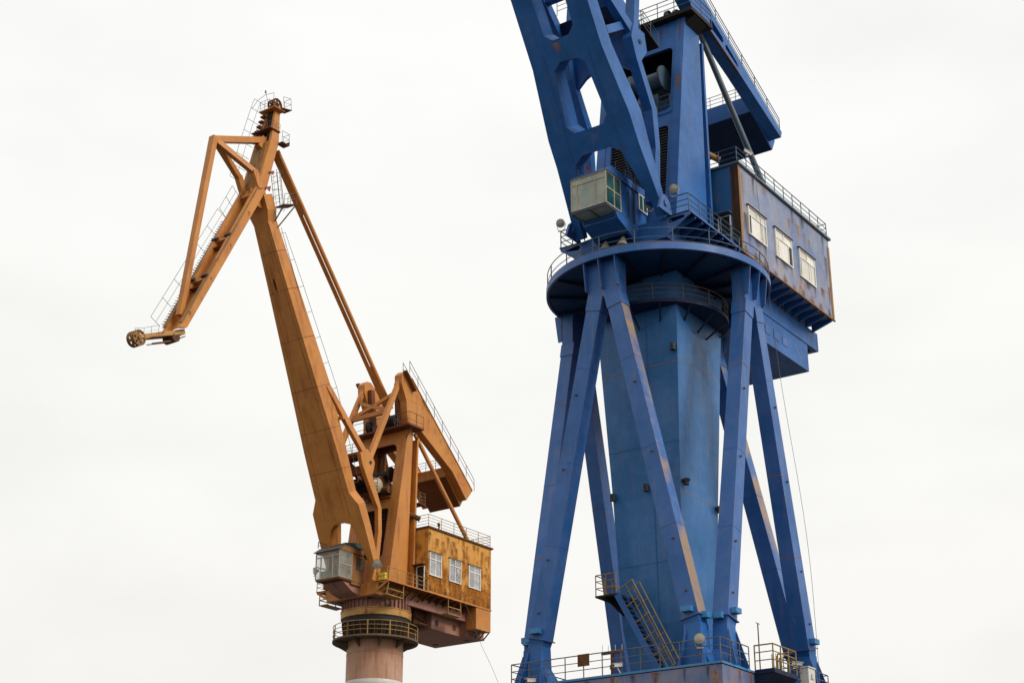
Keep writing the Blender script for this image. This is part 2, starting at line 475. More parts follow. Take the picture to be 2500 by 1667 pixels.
def railing(parent, pts, h=1.05, mat='rail_blue', sp=1.25, mids=(.36, .68), r=.028, up=(0, 0, 1), toe=0., name='railing', pr=None, smooth_path=False):
    """hand rail, knee rails and posts along a path, one mesh"""
    mb = MB()
    up = V(up).normalized()
    P = [V(p) for p in pts]
    mb.tube([p + up * h for p in P], r, 5)
    for m in mids:
        mb.tube([p + up * h * m for p in P], r * .8, 4)
    pr = pr or r
    acc = 0.
    mb.cyl(P[0], P[0] + up * h, pr, n=5)
    for a, b in zip(P[:-1], P[1:]):
        L = (b - a).length
        if not smooth_path:
            k = max(1, round(L / sp))
            for i in range(1, k + 1):
                q = a.lerp(b, i / k)
                mb.cyl(q, q + up * h, pr, n=5)
        else:
            acc += L
            if acc >= sp:
                acc = 0.
                mb.cyl(b, b + up * h, pr, n=5)
    return mk(name, mb, mat, parent)

def ladder(parent, p0, p1, wdt=.5, side=(0, 1, 0), mat='rail_brown', rung=.32, r=.03, cage=None, name='ladder'):
    mb = MB()
    p0, p1, sd_ = V(p0), V(p1), V(side).normalized()
    for s in (-1, 1):
        mb.tube([p0 + sd_ * s * wdt / 2, p1 + sd_ * s * wdt / 2], r, 5)
    L = (p1 - p0).length
    for i in range(1, int(L / rung)):
        q = p0.lerp(p1, i * rung / L)
        mb.tube([q - sd_ * wdt / 2, q + sd_ * wdt / 2], r * .7, 4)
    if cage:
        c = V(cage)
        d = (p1 - p0).normalized()
        cn = c.normalized()
        for i in range(int(L / .8) + 1):
            q = p0.lerp(p1, min(1, i * .8 / L))
            mb.tube([q + sd_ * math.cos(R(t)) * wdt * .7 + c * math.sin(R(t)) for t in range(0, 181, 30)], r * .6, 4)
        for t in (30, 60, 90, 120, 150):
            off = sd_ * math.cos(R(t)) * wdt * .7 + c * math.sin(R(t))
            mb.tube([p0 + off, p1 + off], r * .5, 4)
    return mk(name, mb, mat, parent)

# ------------------------------------------------------------------ shared crane builders (crane frame: +X boom side, +Y near side, +Z up)
def lerp(a, b, t):
    return a + (b - a) * t

def rrect(u0, u1, v0, v1, r, k=4, top=True, bot=True):
    p = []
    for cx, cy, a0, on in ((u1 - r, v0 + r, -90, bot), (u1 - r, v1 - r, 0, top), (u0 + r, v1 - r, 90, top), (u0 + r, v0 + r, 180, bot)):
        if on:
            p += [(cx + r * math.cos(R(a0 + 90 * i / k)), cy + r * math.sin(R(a0 + 90 * i / k))) for i in range(k + 1)]
        else:
            p.append((u1 if cx > (u0 + u1) / 2 else u0, v1 if cy > (v0 + v1) / 2 else v0))
    return p

def tower(root, zb, zt, xf, xr, yo, yi, mat, dark, front_holes, back_holes, louvre, nl):
    """tapered A-tower: two box legs with rounded rear corners, front frame, rear wall, louvre grille"""
    XF = lambda z: lerp(xf[0], xf[1], (z - zb) / (zt - zb))
    XR = lambda z: lerp(xr[0], xr[1], (z - zb) / (zt - zb))
    rad = yo - yi
    for s in (1, -1):
        mb = MB()
        rings = []
        for z in (zb, zt):
            f, b = XF(z), XR(z)
            ring = [(f, yi), (f, yo)]
            ring += [(b + .3 + rad - rad * math.sin(R(t)), yi + rad * math.cos(R(t))) for t in range(0, 91, 9)]
            rings.append([(x, y * s, z) for x, y in ring])
        n = len(rings[0])
        mb.add(rings[0] + rings[1], [(i, (i + 1) % n, n + (i + 1) % n, n + i) for i in range(n)] + [tuple(range(n)), tuple(range(n, 2 * n))])
        leg = mk('tower_leg', mb, mat, root, smooth=True)
        fl = MB()
        fl.hexa([(XR(zb) - .1, s * (yi - .5), zb), (XR(zb) + .12, s * (yi - .5), zb), (XR(zb) + .12, s * yo, zb), (XR(zb) - .1, s * yo, zb),
                 (XR(zt) - .1, s * (yi - .5), zt - .6), (XR(zt) + .12, s * (yi - .5), zt - .6), (XR(zt) + .12, s * (yo - .15), zt - .6), (XR(zt) - .1, s * (yo - .15), zt - .6)])
        fl.box(XR(zb) + .12, XR(zb) + .4, s * (yi - .02) - .05, s * (yi - .02) + .05, zb, zt - .6)
        mk('rear_flange', fl, mat, leg)
    y = yi - .004
    fr = MB().prism([(-y, zb), (y, zb), (y, zt), (-y, zt)], lambda u, v, t: (XF(v) - .05 - .22 * t, u, v), front_holes)
    ff = mk('front_frame', fr, mat, root)
    bw = MB().prism([(-y, zb), (y, zb), (y, zt - .1), (-y, zt - .1)], lambda u, v, t: (XR(v) + .42 + .2 * t, u, v), back_holes)
    mk('rear_wall', bw, dark, root)
    if louvre:
        u0, u1, z0, z1 = louvre
        mk('louvre_backing', MB().prism([(u0 - .2, z0 - .2), (u1 + .2, z0 - .2), (u1 + .2, z1 + .2), (u0 - .2, z1 + .2)], lambda u, v, t: (XF(v) - .55 - .1 * t, u, v)), 'void', ff)
        sl_ = MB().hexa([(-.14, u0, -.01), (.02, u0, -.05), (.02, u1, -.05), (-.14, u1, -.01), (-.14, u0, .02), (.02, u0, -.02), (.02, u1, -.02), (-.14, u1, .02)])
        first = None
        for i in range(nl):
            z = lerp(z0, z1, (i + .5) / nl)
            if first is None:
                first = mk('louvre_slat', sl_, 'rail_grey' if mat == 'blue' else 'orange_dark', ff)
                o = first
            else:
                o = first.copy()
                COL.objects.link(o)
            o.location = (XF(z) - .2, 0, z)
    return XF, XR

def lever(root, poly, yi, yo, mat, holes=(), rail=None, rail_mat='rail_blue'):
    for s in (1, -1):
        lv = mk('balance_lever', MB().xz(poly, s * yi, s * yo, holes), mat, root)
        if holes:
            for h in holes:
                cx = sum(p[0] for p in h) / len(h)
                cz = sum(p[1] for p in h) / len(h)
                mk('cutout_web', MB().xz([(cx + (p[0] - cx) * .995, cz + (p[1] - cz) * .995) for p in h], s * lerp(yi, yo, .40), s * lerp(yi, yo, .46)), 'blue_dark', lv)

def truss(root, outl, eye, att, y0, y1, mat, w_=.45, h_=.55):
    """the pair of bent links behind the boom: lower link with the eye, upper link running in to the boom"""
    for s in (1, -1):
        t = mk('boom_truss', MB().xz(outl, s * y0, s * y1), mat, root)
        ym = (y0 + y1) / 2
        mk('upper_link', MB().beam((eye[0] + .3, s * ym, eye[1] + .35), (att[0], s * att[1], att[2]), w_, h_, (0, 1, 0)), mat, t)
        mk('hub_pin', MB().cyl((eye[0], s * (y1 - .05), eye[1]), (eye[0], s * (y1 + .06), eye[1]), .16, n=12), 'black', t)

def roof_rail_house(root, x0, x1, yh, z0, z1, mat, roof_mat, rail_mat, wins, pane_mat, frame_mat, door, rows):
    """machinery house: walls, roof sheet, three near windows, front door, roof railing"""
    b = MB().box(x1, x0, -yh, yh, z0, z1)
    h = mk('machinery_house', b, mat, root)
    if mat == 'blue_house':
        mk('shaded_front_wall', MB().box(x0 + .001, x0 + .014, -yh + .02, yh - .02, z0 + .02, z1 - .02), 'blue_front_shaded', h)  # thin plate that carries the shaded copy of the house paint
    x0 = x0 + .014
    mk('roof', MB().box(x1 - .18, x0 + .12, -yh - .15, yh + .15, z1 + .003, z1 + .16), roof_mat, h)
    for wi, (wx0, wx1, wz0, wz1) in enumerate(wins):
        y = yh
        f = .075
        fm = MB()
        fm.box(wx1, wx0, y + .002, y + .10, wz0, wz0 + f).box(wx1, wx0, y + .002, y + .10, wz1 - f, wz1)
        fm.box(wx1, wx1 + f, y + .003, y + .10, wz0 + f, wz1 - f).box(wx0 - f, wx0, y + .003, y + .10, wz0 + f, wz1 - f)
        zt = lerp(wz0, wz1, .70)
        fm.box(wx1 + f, wx0 - f, y + .003, y + .085, zt - f / 2, zt + f / 2)
        for t in rows[wi]:
            xx = lerp(wx0, wx1, t)
            fm.box(xx - f / 2, xx + f / 2, y + .004, y + .08, wz0 + f, zt - f / 2)
        fm.box((wx0 + wx1) / 2 - f / 2, (wx0 + wx1) / 2 + f / 2, y + .004, y + .08, zt + f / 2, wz1 - f)
        mk('window_frame', fm, frame_mat, h)
        mk('window_hood', MB().hexa([(wx1 - .1, y + .002, wz1 + .02), (wx0 + .1, y + .002, wz1 + .02), (wx0 + .1, y + .17, wz1 - .005), (wx1 - .1, y + .17, wz1 - .005),
                                     (wx1 - .1, y + .002, wz1 + .07), (wx0 + .1, y + .002, wz1 + .07), (wx0 + .1, y + .17, wz1 + .03), (wx1 - .1, y + .17, wz1 + .03)]), 'rust_dark', h)
        edges = [wx0 - f] + [lerp(wx0, wx1, t) for t in rows[wi]] + [wx1 + f]
        for k in range(len(edges) - 1):
            op = pane_mat == 'curtain' and ((wi == 0 and k == 0) or (wi == 1 and k == len(edges) - 2) or (wi == 2 and k == 0))
            mk('window_pane', MB().box(edges[k + 1] + f * .55, edges[k] - f * .55, y + .01, y + .04, wz0 + f + .01, zt - f / 2 - .01), 'void' if op else pane_mat, h)
        mid = (wx0 + wx1) / 2
        for a_, c_ in ((mid + f / 2 + .01, wx0 - f - .01), (wx1 + f + .01, mid - f / 2 - .01)):
            mk('window_pane', MB().box(a_, c_, y + .01, y + .04, zt + f / 2 + .01, wz1 - f - .01), pane_mat, h)
    dy0, dy1, dz0, dz1 = door
    mk('door', MB().box(x0 + .002, x0 + .05, dy0, dy1, dz0, dz1), 'void', h)
    df = MB().box(x0 + .003, x0 + .10, dy0 - .07, dy0, dz0, dz1 + .07).box(x0 + .003, x0 + .10, dy1, dy1 + .07, dz0, dz1 + .07).box(x0 + .003, x0 + .09, dy0, dy1, dz1, dz1 + .07)
    mk('door_frame', df, frame_mat, h)
    mk('door_hood', MB().box(x0 + .003, x0 + .55, dy0 - .3, dy1 + .2, dz1 + .12, dz1 + .18), roof_mat, h)
    return h

def joists(parent, xs, y0, y1, z, mat, wdt=.13, dz=.28, drop=.25):
    first = None
    for x in xs:
        if first is None:
            first = mk('joist', MB().hexa([(-wdt / 2, y0, -dz - drop), (wdt / 2, y0, -dz - drop), (wdt / 2, y1, -dz * .6), (-wdt / 2, y1, -dz * .6), (-wdt / 2, y0, 0), (wdt / 2, y0, 0), (wdt / 2, y1, 0), (-wdt / 2, y1, 0)]), mat, parent)
            o = first
        else:
            o = first.copy()
            COL.objects.link(o)
        o.location = (x, 0, z)

def wheel(mb, c, r, w_, holes=6):
    """sheave: grooved rim and a web with round lightening holes, axis along Y"""
    for s in (-1, 1):
        mb.prism([(r * .99 * math.cos(R(t)), r * .99 * math.sin(R(t))) for t in range(0, 360, 15)],
                 lambda u, v, t, s=s: (c[0] + u, c[1] + s * (w_ * .10 + w_ * .10 * t), c[2] + v),
                 [[(.62 * r * math.cos(R(60 * h)) + .17 * r * math.cos(R(-t)), .62 * r * math.sin(R(60 * h)) + .17 * r * math.sin(R(-t))) for t in range(0, 360, 45)] for h in range(holes)])
    n = 28
    vs, fs = [], []
    prof = [(r * .88, -.5), (r, -.5), (r * .93, 0), (r, .5), (r * .88, .5)]
    for i in range(n):
        a = 2 * math.pi * i / n
        for q, y in prof:
            vs.append((c[0] + q * math.cos(a), c[1] + y * w_, c[2] + q * math.sin(a)))
    k = len(prof)
    for i in range(n):
        j = (i + 1) % n
        for t in range(k):
            fs.append((i * k + t, j * k + t, j * k + (t + 1) % k, i * k + (t + 1) % k))
    mb.add(vs, fs)
    mb.cyl((c[0], c[1] - w_ * .8, c[2]), (c[0], c[1] + w_ * .8, c[2]), r * .22, n=12)

def floodlight(root_xform, at, aim, r, label, stand=.35):
    """round floodlight head on a yoke; a thing of its own, placed in world space"""
    wl = root_xform @ V(at)
    e_ = empty('floodlight', wl)
    d = (root_xform.to_3x3() @ V(aim)).normalized()
    q = d.to_track_quat('X', 'Z').to_matrix().to_4x4()
    def xf(mb):
        mb.v = [tuple(q @ V(p) + V((0, 0, stand + r))) for p in mb.v]
        return mb
    def rev(prof, n=20):
        vs, fs = [], []
        for i in range(n):
            a = 2 * math.pi * i / n
            for x, rr in prof:
                vs.append((x, rr * math.cos(a), rr * math.sin(a)))
        k = len(prof)
        for i in range(n):
            j = (i + 1) % n
            for t in range(k - 1):
                fs.append((i * k + t, j * k + t, j * k + t + 1, i * k + t + 1))
        return MB().add(vs, fs)
    mk('lamp_housing', xf(rev([(.02, r * .97), (.05, r), (0, r), (-.10, r * .9), (-.28, r * .45), (-.42, r * .3), (-.44, .001)])), 'lamp_shell', e_, smooth=True)
    mk('lens', xf(rev([(.028, r * .96), (.06, r * .6), (.07, .001)])), 'lamp', e_, smooth=True)
    y = MB()
    side = (q @ V((0, 1, 0)))
    c0 = V((0, 0, stand + r))
    for s in (-1, 1):
        y.tube([c0 + side * s * r * 1.05 - d * .1, V((0, 0, stand * .6)) + side * s * r * .8 - d * .1, V((0, 0, 0)) - d * .1], .018, 5)
    y.tube([V((0, 0, 0)) - side * r * .6, V((0, 0, 0)) + side * r * .6], .035, 6)
    mk('yoke', y, 'lamp_shell', e_)
    tag(e_, label, 'floodlight', 'floodlights on the cranes')
    return e_

def cctv(root_xform, at, aim, label, arm=(0, 0, -.35)):
    wl = root_xform @ V(at)
    e_ = empty('security_camera', wl)
    d = (root_xform.to_3x3() @ V(aim)).normalized()
    mb = MB()
    mb.beam(d * -.28, d * .28, .17, .16, (d.cross(V((0, 0, 1)))).normalized())
    mb.beam(d * -.28 + V((0, 0, .1)), d * .34 + V((0, 0, .1)), .22, .03, (d.cross(V((0, 0, 1)))).normalized())
    mk('camera_body', mb, 'white', e_)
    mk('lens', MB().cyl(d * .27, d * .31, .055, n=10), 'black', e_)
    am = root_xform.to_3x3() @ V(arm)
    mk('bracket', MB().tube([V((0, 0, -.08)), V((0, 0, -.16)), am], .03, 6), 'white', e_)
    tag(e_, label, 'camera', 'security cameras')
    return e_

STAIN = {}
def stain(parent, p, right, normal, w_, h_, mat, down=(0, 0, -1)):
    """a rust or dirt run lying on a plate: unit film scaled and turned onto the surface at p"""
    n = V(normal).normalized()
    dn = V(down)
    dn = (dn - n * dn.dot(n)).normalized()
    rt = dn.cross(n).normalized()
    if rt.dot(V(right)) < 0:
        rt = -rt
    if mat not in STAIN:
        me = bpy.data.meshes.new('rust_stain')
        me.from_pydata([(-.5, 0, -1), (.5, 0, -1), (.5, 0, 0), (-.5, 0, 0)], [], [(0, 1, 2, 3)])
        me.materials.append(MT[mat])
        STAIN[mat] = me
    o = bpy.data.objects.new('rust_stain' if mat != 'stain_pale' else 'chalk_stain', STAIN[mat])
    COL.objects.link(o)
    o.parent = parent
    q_ = V(p) + n * random.uniform(.006, .012)
    M = Matrix.Identity(4)
    for i in range(3):
        M[i][0] = rt[i] * w_
        M[i][1] = n[i]
        M[i][2] = -dn[i] * h_
        M[i][3] = q_[i]
    o.matrix_local = M
    return o

def cab(root, x0, x1, y0, y1, z0, z1, xb, peak, frame, gf, gs, body, front_split, top_h, side_cols, side_row, pane_tint=None):
    """driver's cab: glazed nose (x1..x0), solid body behind (xb..x1)"""
    c = mk('cab', MB().box(x1, x0 - .06, y0 + .05, y1 - .05, z0 - .10, z0).box(xb, x1, y0 + .03, y1 - .03, z0 - .08, z1 - .02), body, root)
    f = .075
    fm = MB()
    # corner posts, sills, heads
    for y in (y0, y1 - f):
        fm.box(x0 - f, x0, y, y + f, z0, z1)
        fm.box(x1, x1 + f, y, y + f, z0, z1)
    fm.box(x0 - f, x0 + .01, y0 + f, y1 - f, z0, z0 + f).box(x0 - f, x0 + .01, y0 + f, y1 - f, z1 - f, z1)
    zt = z1 - top_h
    fm.box(x0 - f, x0 + .01, y0 + f, y1 - f, zt - f, zt)
    ys = [y0 + f] + [lerp(y0, y1, t) for t in front_split] + [y1 - f]
    for y in ys[1:-1]:
        fm.box(x0 - f, x0 + .008, y - f / 2, y + f / 2, z0 + f, zt - f)
    for y in (y0, y1 - f):
        fm.box(x1 + f, x0 - f, y, y + f, z0, z0 + f).box(x1 + f, x0 - f, y, y + f, z1 - f, z1)
        zs = lerp(z0, z1, side_row)
        fm.box(x1 + f, x0 - f, y - .004, y + f + .004, zs - f / 2, zs + f / 2)
        for t in side_cols:
            xx = lerp(x0, x1, t)
            fm.box(xx - f / 2, xx + f / 2, y - .003, y + f + .003, z0 + f, z1 - f)
    mk('window_frame', fm, frame, c)
    g = .004
    mk('glass_pane', MB().box(x0 - .05, x0 - .03, y0 + f + g, y1 - f - g, zt + g, z1 - f - g), gf, c)
    for i in range(len(ys) - 1):
        mk('glass_pane', MB().box(x0 - .05, x0 - .03, ys[i] + (f / 2 if i else 0) + g, ys[i + 1] - (f / 2 if i < len(ys) - 2 else 0) - g, z0 + f + g, zt - f - g), gf, c)
    for y in (y0 + .03, y1 - .05):
        xs = [x0 - f] + [lerp(x0, x1, t) for t in side_cols] + [x1 + f]
        for i in range(len(xs) - 1):
            for za, zb_ in ((z0 + f, zs - f / 2), (zs + f / 2, z1 - f)):
                mk('side_pane', MB().box(xs[i + 1] + (f / 2 if i < len(xs) - 2 else 0) + g, xs[i] - (f / 2 if i else 0) - g, y, y + .02, za + g, zb_ - g), gs, c)
    # seat and console seen through the glass
    cy = (y0 + y1) / 2
    it = MB().box(x1 + .15, x1 + .65, cy - .3, cy + .3, z0 + .35, z0 + .5).box(x1 + .12, x1 + .24, cy - .28, cy + .28, z0 + .5, z0 + 1.25)
    it.box(x1 + .5, x0 - .35, y0 + .2, cy - .42, z0 + .02, z0 + .8).box(x1 + .5, x0 - .35, cy + .42, y1 - .2, z0 + .02, z0 + .8)
    it.tube([(x0 - .3, cy, z0 + .1), (x0 - .3, cy, z0 + .9), (x0 - .3, y0 + .2, z0 + 1.1)], .03, 5)
    mk('seat_and_console', it, 'roof_grey', c)
    # roof: pitched nose up to the ridge, then back
    mk('cab_roof', MB().hexa([(xb, y0 - .06, z1 + .003), (x0 + .06, y0 - .06, z1 + .003), (x0 + .06, y1 + .06, z1 + .003), (xb, y1 + .06, z1 + .003),
                              (xb, y0 - .06, z1 + peak), (x0 - .62, y0 - .06, z1 + peak), (x0 - .62, y1 + .06, z1 + peak), (xb, y1 + .06, z1 + peak)]), body if body != 'blue' else 'blue_leg', c)
    return c

# ================================================================== ground
g = 2500
mk_g = mk('ground', MB().add([(-g, -g, 0), (g, -g, 0), (g, g, 0), (-g, g, 0)], [(0, 1, 2, 3)]), 'concrete')
tag(mk_g, 'dark concrete quay ground below the cranes', None, None, 'structure')

# ================================================================== blue portal crane
BLUE = empty('blue_portal_crane', (8.911, 89.558, 0), R(-125))
tag(BLUE, 'large blue portal crane on splayed box legs with rusty machinery house', 'crane', 'dockside cranes')
XB = Matrix.Translation(BLUE.location) @ Matrix.Rotation(R(-125), 4, 'Z')
b = BLUE

# --- portal base
PO = V((-.4, -.25, 0))
q = 6.5
mk('platform_deck', MB().box(-q + .1, q - .1, -q + .1, q - .1, 17.40, 17.54), 'blue_dark', b)
ed = MB()
for s in (-1, 1):
    ed.box(s * q - .05, s * q + .05, -q - .05, q + .05, 17.44, 17.56)
    ed.box(-q + .05, q - .05, s * q - .05, s * q + .05, 17.441, 17.559)
mk('platform_edge', ed, 'fresh', b)
gi = MB()
for s in (-1, 1):
    gi.box(s * (q - .12) - .12, s * (q - .12) + .12, -q + .24, q - .24, 16.3, 17.40)
    gi.box(-q + .02, q - .02, s * (q - .12) - .12, s * (q - .12) + .12, 16.302, 17.398)
mk('platform_girder', gi, 'blue_girder', b)
gl = MB()
for s in (-1, 1):
    gl.box(s * (q - .05) - .2, s * (q - .05) + .13, -q + .2, q - .2, 16.2, 16.28)
    gl.box(-q - .08, q + .08, s * (q - .05) - .13, s * (q - .05) + .13, 16.202, 16.282)
    gl.box(s * (q - .45) - .3, s * (q - .45) + .3, -q + .75, q - .75, 13.6, 16.19)
    gl.box(-q + .15, q - .15, s * (q - .45) - .3, s * (q - .45) + .3, 13.602, 16.188)
mk('portal_beam', gl, 'blue_girder', b)
for sx in (-1, 1):
    for sy in (-1, 1):
        mk('portal_leg', MB().beam((sx * 5.9, sy * 5.9, 13.65), (sx * 6.2, sy * 6.2, 1.3), 1.5, 1.5, (1, 0, 0), 1.1, 1.1), 'blue_leg', b)
for sy in (-1, 1):
    mk('sill_beam', MB().box(-8, 8, sy * 6.2 - .5, sy * 6.2 + .5, .85, 1.6), 'blue_leg', b)
    for i in range(8):
        x = -7.3 + i * 14.6 / 7
        mk('travel_wheel', MB().cyl((x, sy * 6.2 - .15, .42), (x, sy * 6.2 + .15, .42), .42, n=18), 'rust', b)
    r_ = mk('crane_rail', MB().box(-60, 60, -.06, .06, .004, .08), 'steel')
    r_.location = XB @ V((0, sy * 6.2, 0))
    r_.rotation_euler = (0, 0, R(-125))
    r_['kind'] = 'structure'
    r_['label'] = 'steel crane rail set along the quay'

# --- pylon
sec = [(17.55, 1.55), (21.0, 1.95), (28.5, 2.22), (37.0, 2.62), (41.45, 2.85)]
py = MB()
for (z0, h0), (z1, h1) in zip(sec[:-1], sec[1:]):
    py.add([(h0, -h0, z0), (h0, h0, z0), (-h0, h0, z0), (-h0, -h0, z0), (h1, -h1, z1), (h1, h1, z1), (-h1, h1, z1), (-h1, -h1, z1)],
           [(0, 1, 5, 4), (1, 2, 6, 5), (2, 3, 7, 6), (3, 0, 4, 7)])
pyl = mk('pylon', py, 'blue_pylon', b)
HP = lambda z: [lerp(a[1], c[1], (z - a[0]) / (c[0] - a[0])) for a, c in zip(sec[:-1], sec[1:]) if a[0] <= z <= c[0]][0]
sm = MB()
for t in (.22,):
    sm.add([(HP(21) + .012, t * HP(21) - .02, 21), (HP(21) + .012, t * HP(21) + .02, 21), (HP(41) + .012, t * HP(41) + .02, 41), (HP(41) + .012, t * HP(41) - .02, 41)], [(0, 1, 2, 3)])
mk('weld_seam', sm, 'blue', pyl)
for z in (24.4, 31.2, 35.9, 28.0):
    ws = MB()
    h = HP(z) + .006
    if z != 28.0:
        ws.box(h - .01, h + .008, -h, h, z - .016, z + .016)
    if z != 24.4:
        ws.box(-h, h, h - .01, h + .008, z + .25, z + .28)
    mk('plate_weld', ws, 'rust_wash' if z in (35.9, 28.0) else 'blue', pyl)
for (z, ax, t) in ((28.8, 'x', .05), (28.9, 'y', .85), (28.6, 'x', -.95), (36.8, 'x', .93), (28.2, 'y', -.9)):
    h = HP(z)
    p = V((h, t * h, z)) if ax == 'x' else V((t * h, h, z))
    n_ = V((1, 0, 0)) if ax == 'x' else V((0, 1, 0))
    mk('lifting_lug', MB().beam(p, p + n_ * .42, .12, .42, (0, 0, 1) if ax == 'y' else (0, 1, 0), .1, .2).cyl(p + n_ * .2 - V((0, 0, .28)), p + n_ * .2 + V((0, 0, .1)), .16, n=8), 'black', pyl)

# --- ring platform at the top of the legs
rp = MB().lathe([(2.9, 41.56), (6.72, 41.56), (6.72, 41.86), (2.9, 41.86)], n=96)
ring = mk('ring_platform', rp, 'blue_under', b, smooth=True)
mk('ring_fascia', MB().lathe([(6.68, 41.48), (6.82, 41.48), (6.82, 41.92), (6.72, 41.92), (6.72, 41.86)], n=96), 'blue_leg', ring, smooth=True)
for i in range(16):
    a = R(22.5 * i + 11)
    p0 = V((2.95 * math.cos(a), 2.95 * math.sin(a), 41.42))
    p1 = V((6.6 * math.cos(a), 6.6 * math.sin(a), 41.48))
    mk('radial_stiffener', MB().beam(p0, p1, .09, .3, (-math.sin(a), math.cos(a), 0), .09, .14), 'blue_dark', ring)
railing(ring, circ(6.74, 41.9, 96), .95, 'rail_blue', sp=1.95, mids=(.42,), r=.03, pr=.038, smooth_path=True)
railing(ring, circ(6.70, 41.87, 96), .14, 'rail_brown', sp=99, mids=(), r=.03, smooth_path=True, name='toe_rail')
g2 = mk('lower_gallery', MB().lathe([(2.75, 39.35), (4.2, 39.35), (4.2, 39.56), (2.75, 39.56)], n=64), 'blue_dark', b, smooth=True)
railing(g2, circ(4.17, 39.56, 72), .95, 'rail_brown', sp=1.75, mids=(.36, .7), r=.026, smooth_path=True)
for i in range(14):
    a = R(360 / 14 * i + 5)
    mk('bracket', MB().tube([(4.1 * math.cos(a), 4.1 * math.sin(a), 39.3), (2.8 * math.cos(a), 2.8 * math.sin(a), 38.3)], .06, 6), 'blue_dark', g2)
mk('pylon_head', MB().lathe([(2.6, 41.3), (2.9, 41.3), (2.9, 41.6)], n=48), 'blue_dark', b)

# --- splayed legs
def pol(rad, tan, z, k):
    c, s = ((1, 0), (0, 1), (-1, 0), (0, -1))[k]
    return V((rad * c - tan * s, rad * s + tan * c, z)) + PO * (.5 if z > 38 else 1)
rnd_leg = random.Random(11)
for k in range(4):
    rd = pol(1, 0, 0, k) - PO
    tn = pol(0, 1, 0, k) - PO
    post = MB()
    c0 = pol(6.0, 0, 41.55, k)
    post.hexa([pol(5.55, -1.05, 39.3, k), pol(6.35, -1.05, 39.3, k), pol(6.35, 1.05, 39.3, k), pol(5.55, 1.05, 39.3, k),
               pol(5.55, -1.05, 41.56, k), pol(6.35, -1.05, 41.56, k), pol(6.35, 1.05, 41.56, k), pol(5.55, 1.05, 41.56, k)])
    po = mk('leg_head', post, 'blue_leg', b)
    for t in (-1.05, 0, 1.05):
        fin = MB().prism([(6.35, 39.75), (6.62, 39.75), (6.95 if abs(t) < 1 else 6.85, 41.5), (6.35, 41.5)], lambda u, v, m, t=t, k=k: pol(u, t - .035 + .07 * m, v, k))
        mk('gusset', fin, 'blue_leg', po)
    for s in (-1, 1):
        top = pol(5.95, s * .54, 39.45, k)
        bot = pol(5.95, s * 4.8, 20.15, k)
        lg = MB().beam(top, bot, .92, .86, tn, 1.02, .92)
        L = mk('splayed_leg', lg, 'blue_leg_stained' if (k, s) in ((0, 1), (2, -1)) else 'blue_leg', b)
        # collar plates at head and foot
        mk('splice_plate', MB().beam(top.lerp(bot, .0), top.lerp(bot, .045), 1.0, .94, tn), 'blue_leg', L)
        d = (bot - top).normalized()
        mk('foot_joint', MB().beam(bot + d * .06, bot + d * .8, .98, .88, tn, .78, .74), 'blue', L)
        mk('flange_plate', MB().beam(bot, bot + d * .06, 1.2, 1.1, tn), 'blue_leg', L)
        for t in (.22, .5, .74):
            mk('weld_band', MB().beam(top.lerp(bot, t), top.lerp(bot, t + .0022), lerp(.92, 1.02, t) + .014, lerp(.86, .92, t) + .014, tn), 'rust_wash' if rnd_leg.random() < .35 else 'blue', L)
        for jj in (0, 1):
            if jj == 0:
                c = bot - d * .35 + rd * .62
                bx = MB().beam(c - tn * .3, c + tn * .3, .4, .28, rd)
            else:
                c = bot - d * .05 + tn * s * .72
                bx = MB().beam(c - rd * .26, c + rd * .26, .34, .32, tn)
            mk('junction_box', bx, 'fresh', L)
        # small lugs with a rusty base along the leg
        for t in (.3, .52, .78, .93):
            p = top.lerp(bot, t) + rd * .44 + tn * .12 * s
            mk('lifting_lug', MB().beam(p, p + rd * .10, .13, .07, tn), 'rust', L)
        ped = MB()
        pb = pol(5.75, s * 4.95, 17.55, k)
        pt = bot + d * .5
        pc = V((pt.x, pt.y, 18.5))
        ped.hexa([pb - rd * .7 - tn * .95, pb + rd * .7 - tn * .95, pb + rd * .7 + tn * .95, pb - rd * .7 + tn * .95,
                  pc - rd * .45 - tn * .5, pc + rd * .45 - tn * .5, pc + rd * .45 + tn * .5, pc - rd * .45 + tn * .5])
        ped.hexa([pc - rd * .45 - tn * .5, pc + rd * .45 - tn * .5, pc + rd * .45 + tn * .5, pc - rd * .45 + tn * .5,
                  pt - rd * .42 - tn * .46 + V((0, 0, .15)), pt + rd * .42 - tn * .46 + V((0, 0, .15)), pt + rd * .42 + tn * .46 + V((0, 0, .15)), pt - rd * .42 + tn * .46 + V((0, 0, .15))])
        P_ = mk('pedestal', ped, 'blue', L)
        for t in (-.7, .7):
            fin = MB().add([pb + rd * .45 + tn * t, pb + rd * 1.2 + tn * t, V((pt.x, pt.y, 19.5)) + rd * .46 + tn * t * .6], [(0, 1, 2)])
            fin.add([pb + rd * .45 + tn * (t + .06), pb + rd * 1.2 + tn * (t + .06), V((pt.x, pt.y, 19.5)) + rd * .46 + tn * (t * .6 + .06)], [(0, 1, 2)])
            fin.f += [(0, 1, 4, 3), (1, 2, 5, 4), (2, 0, 3, 5)]
            mk('pedestal_gusset', fin, 'blue', L)

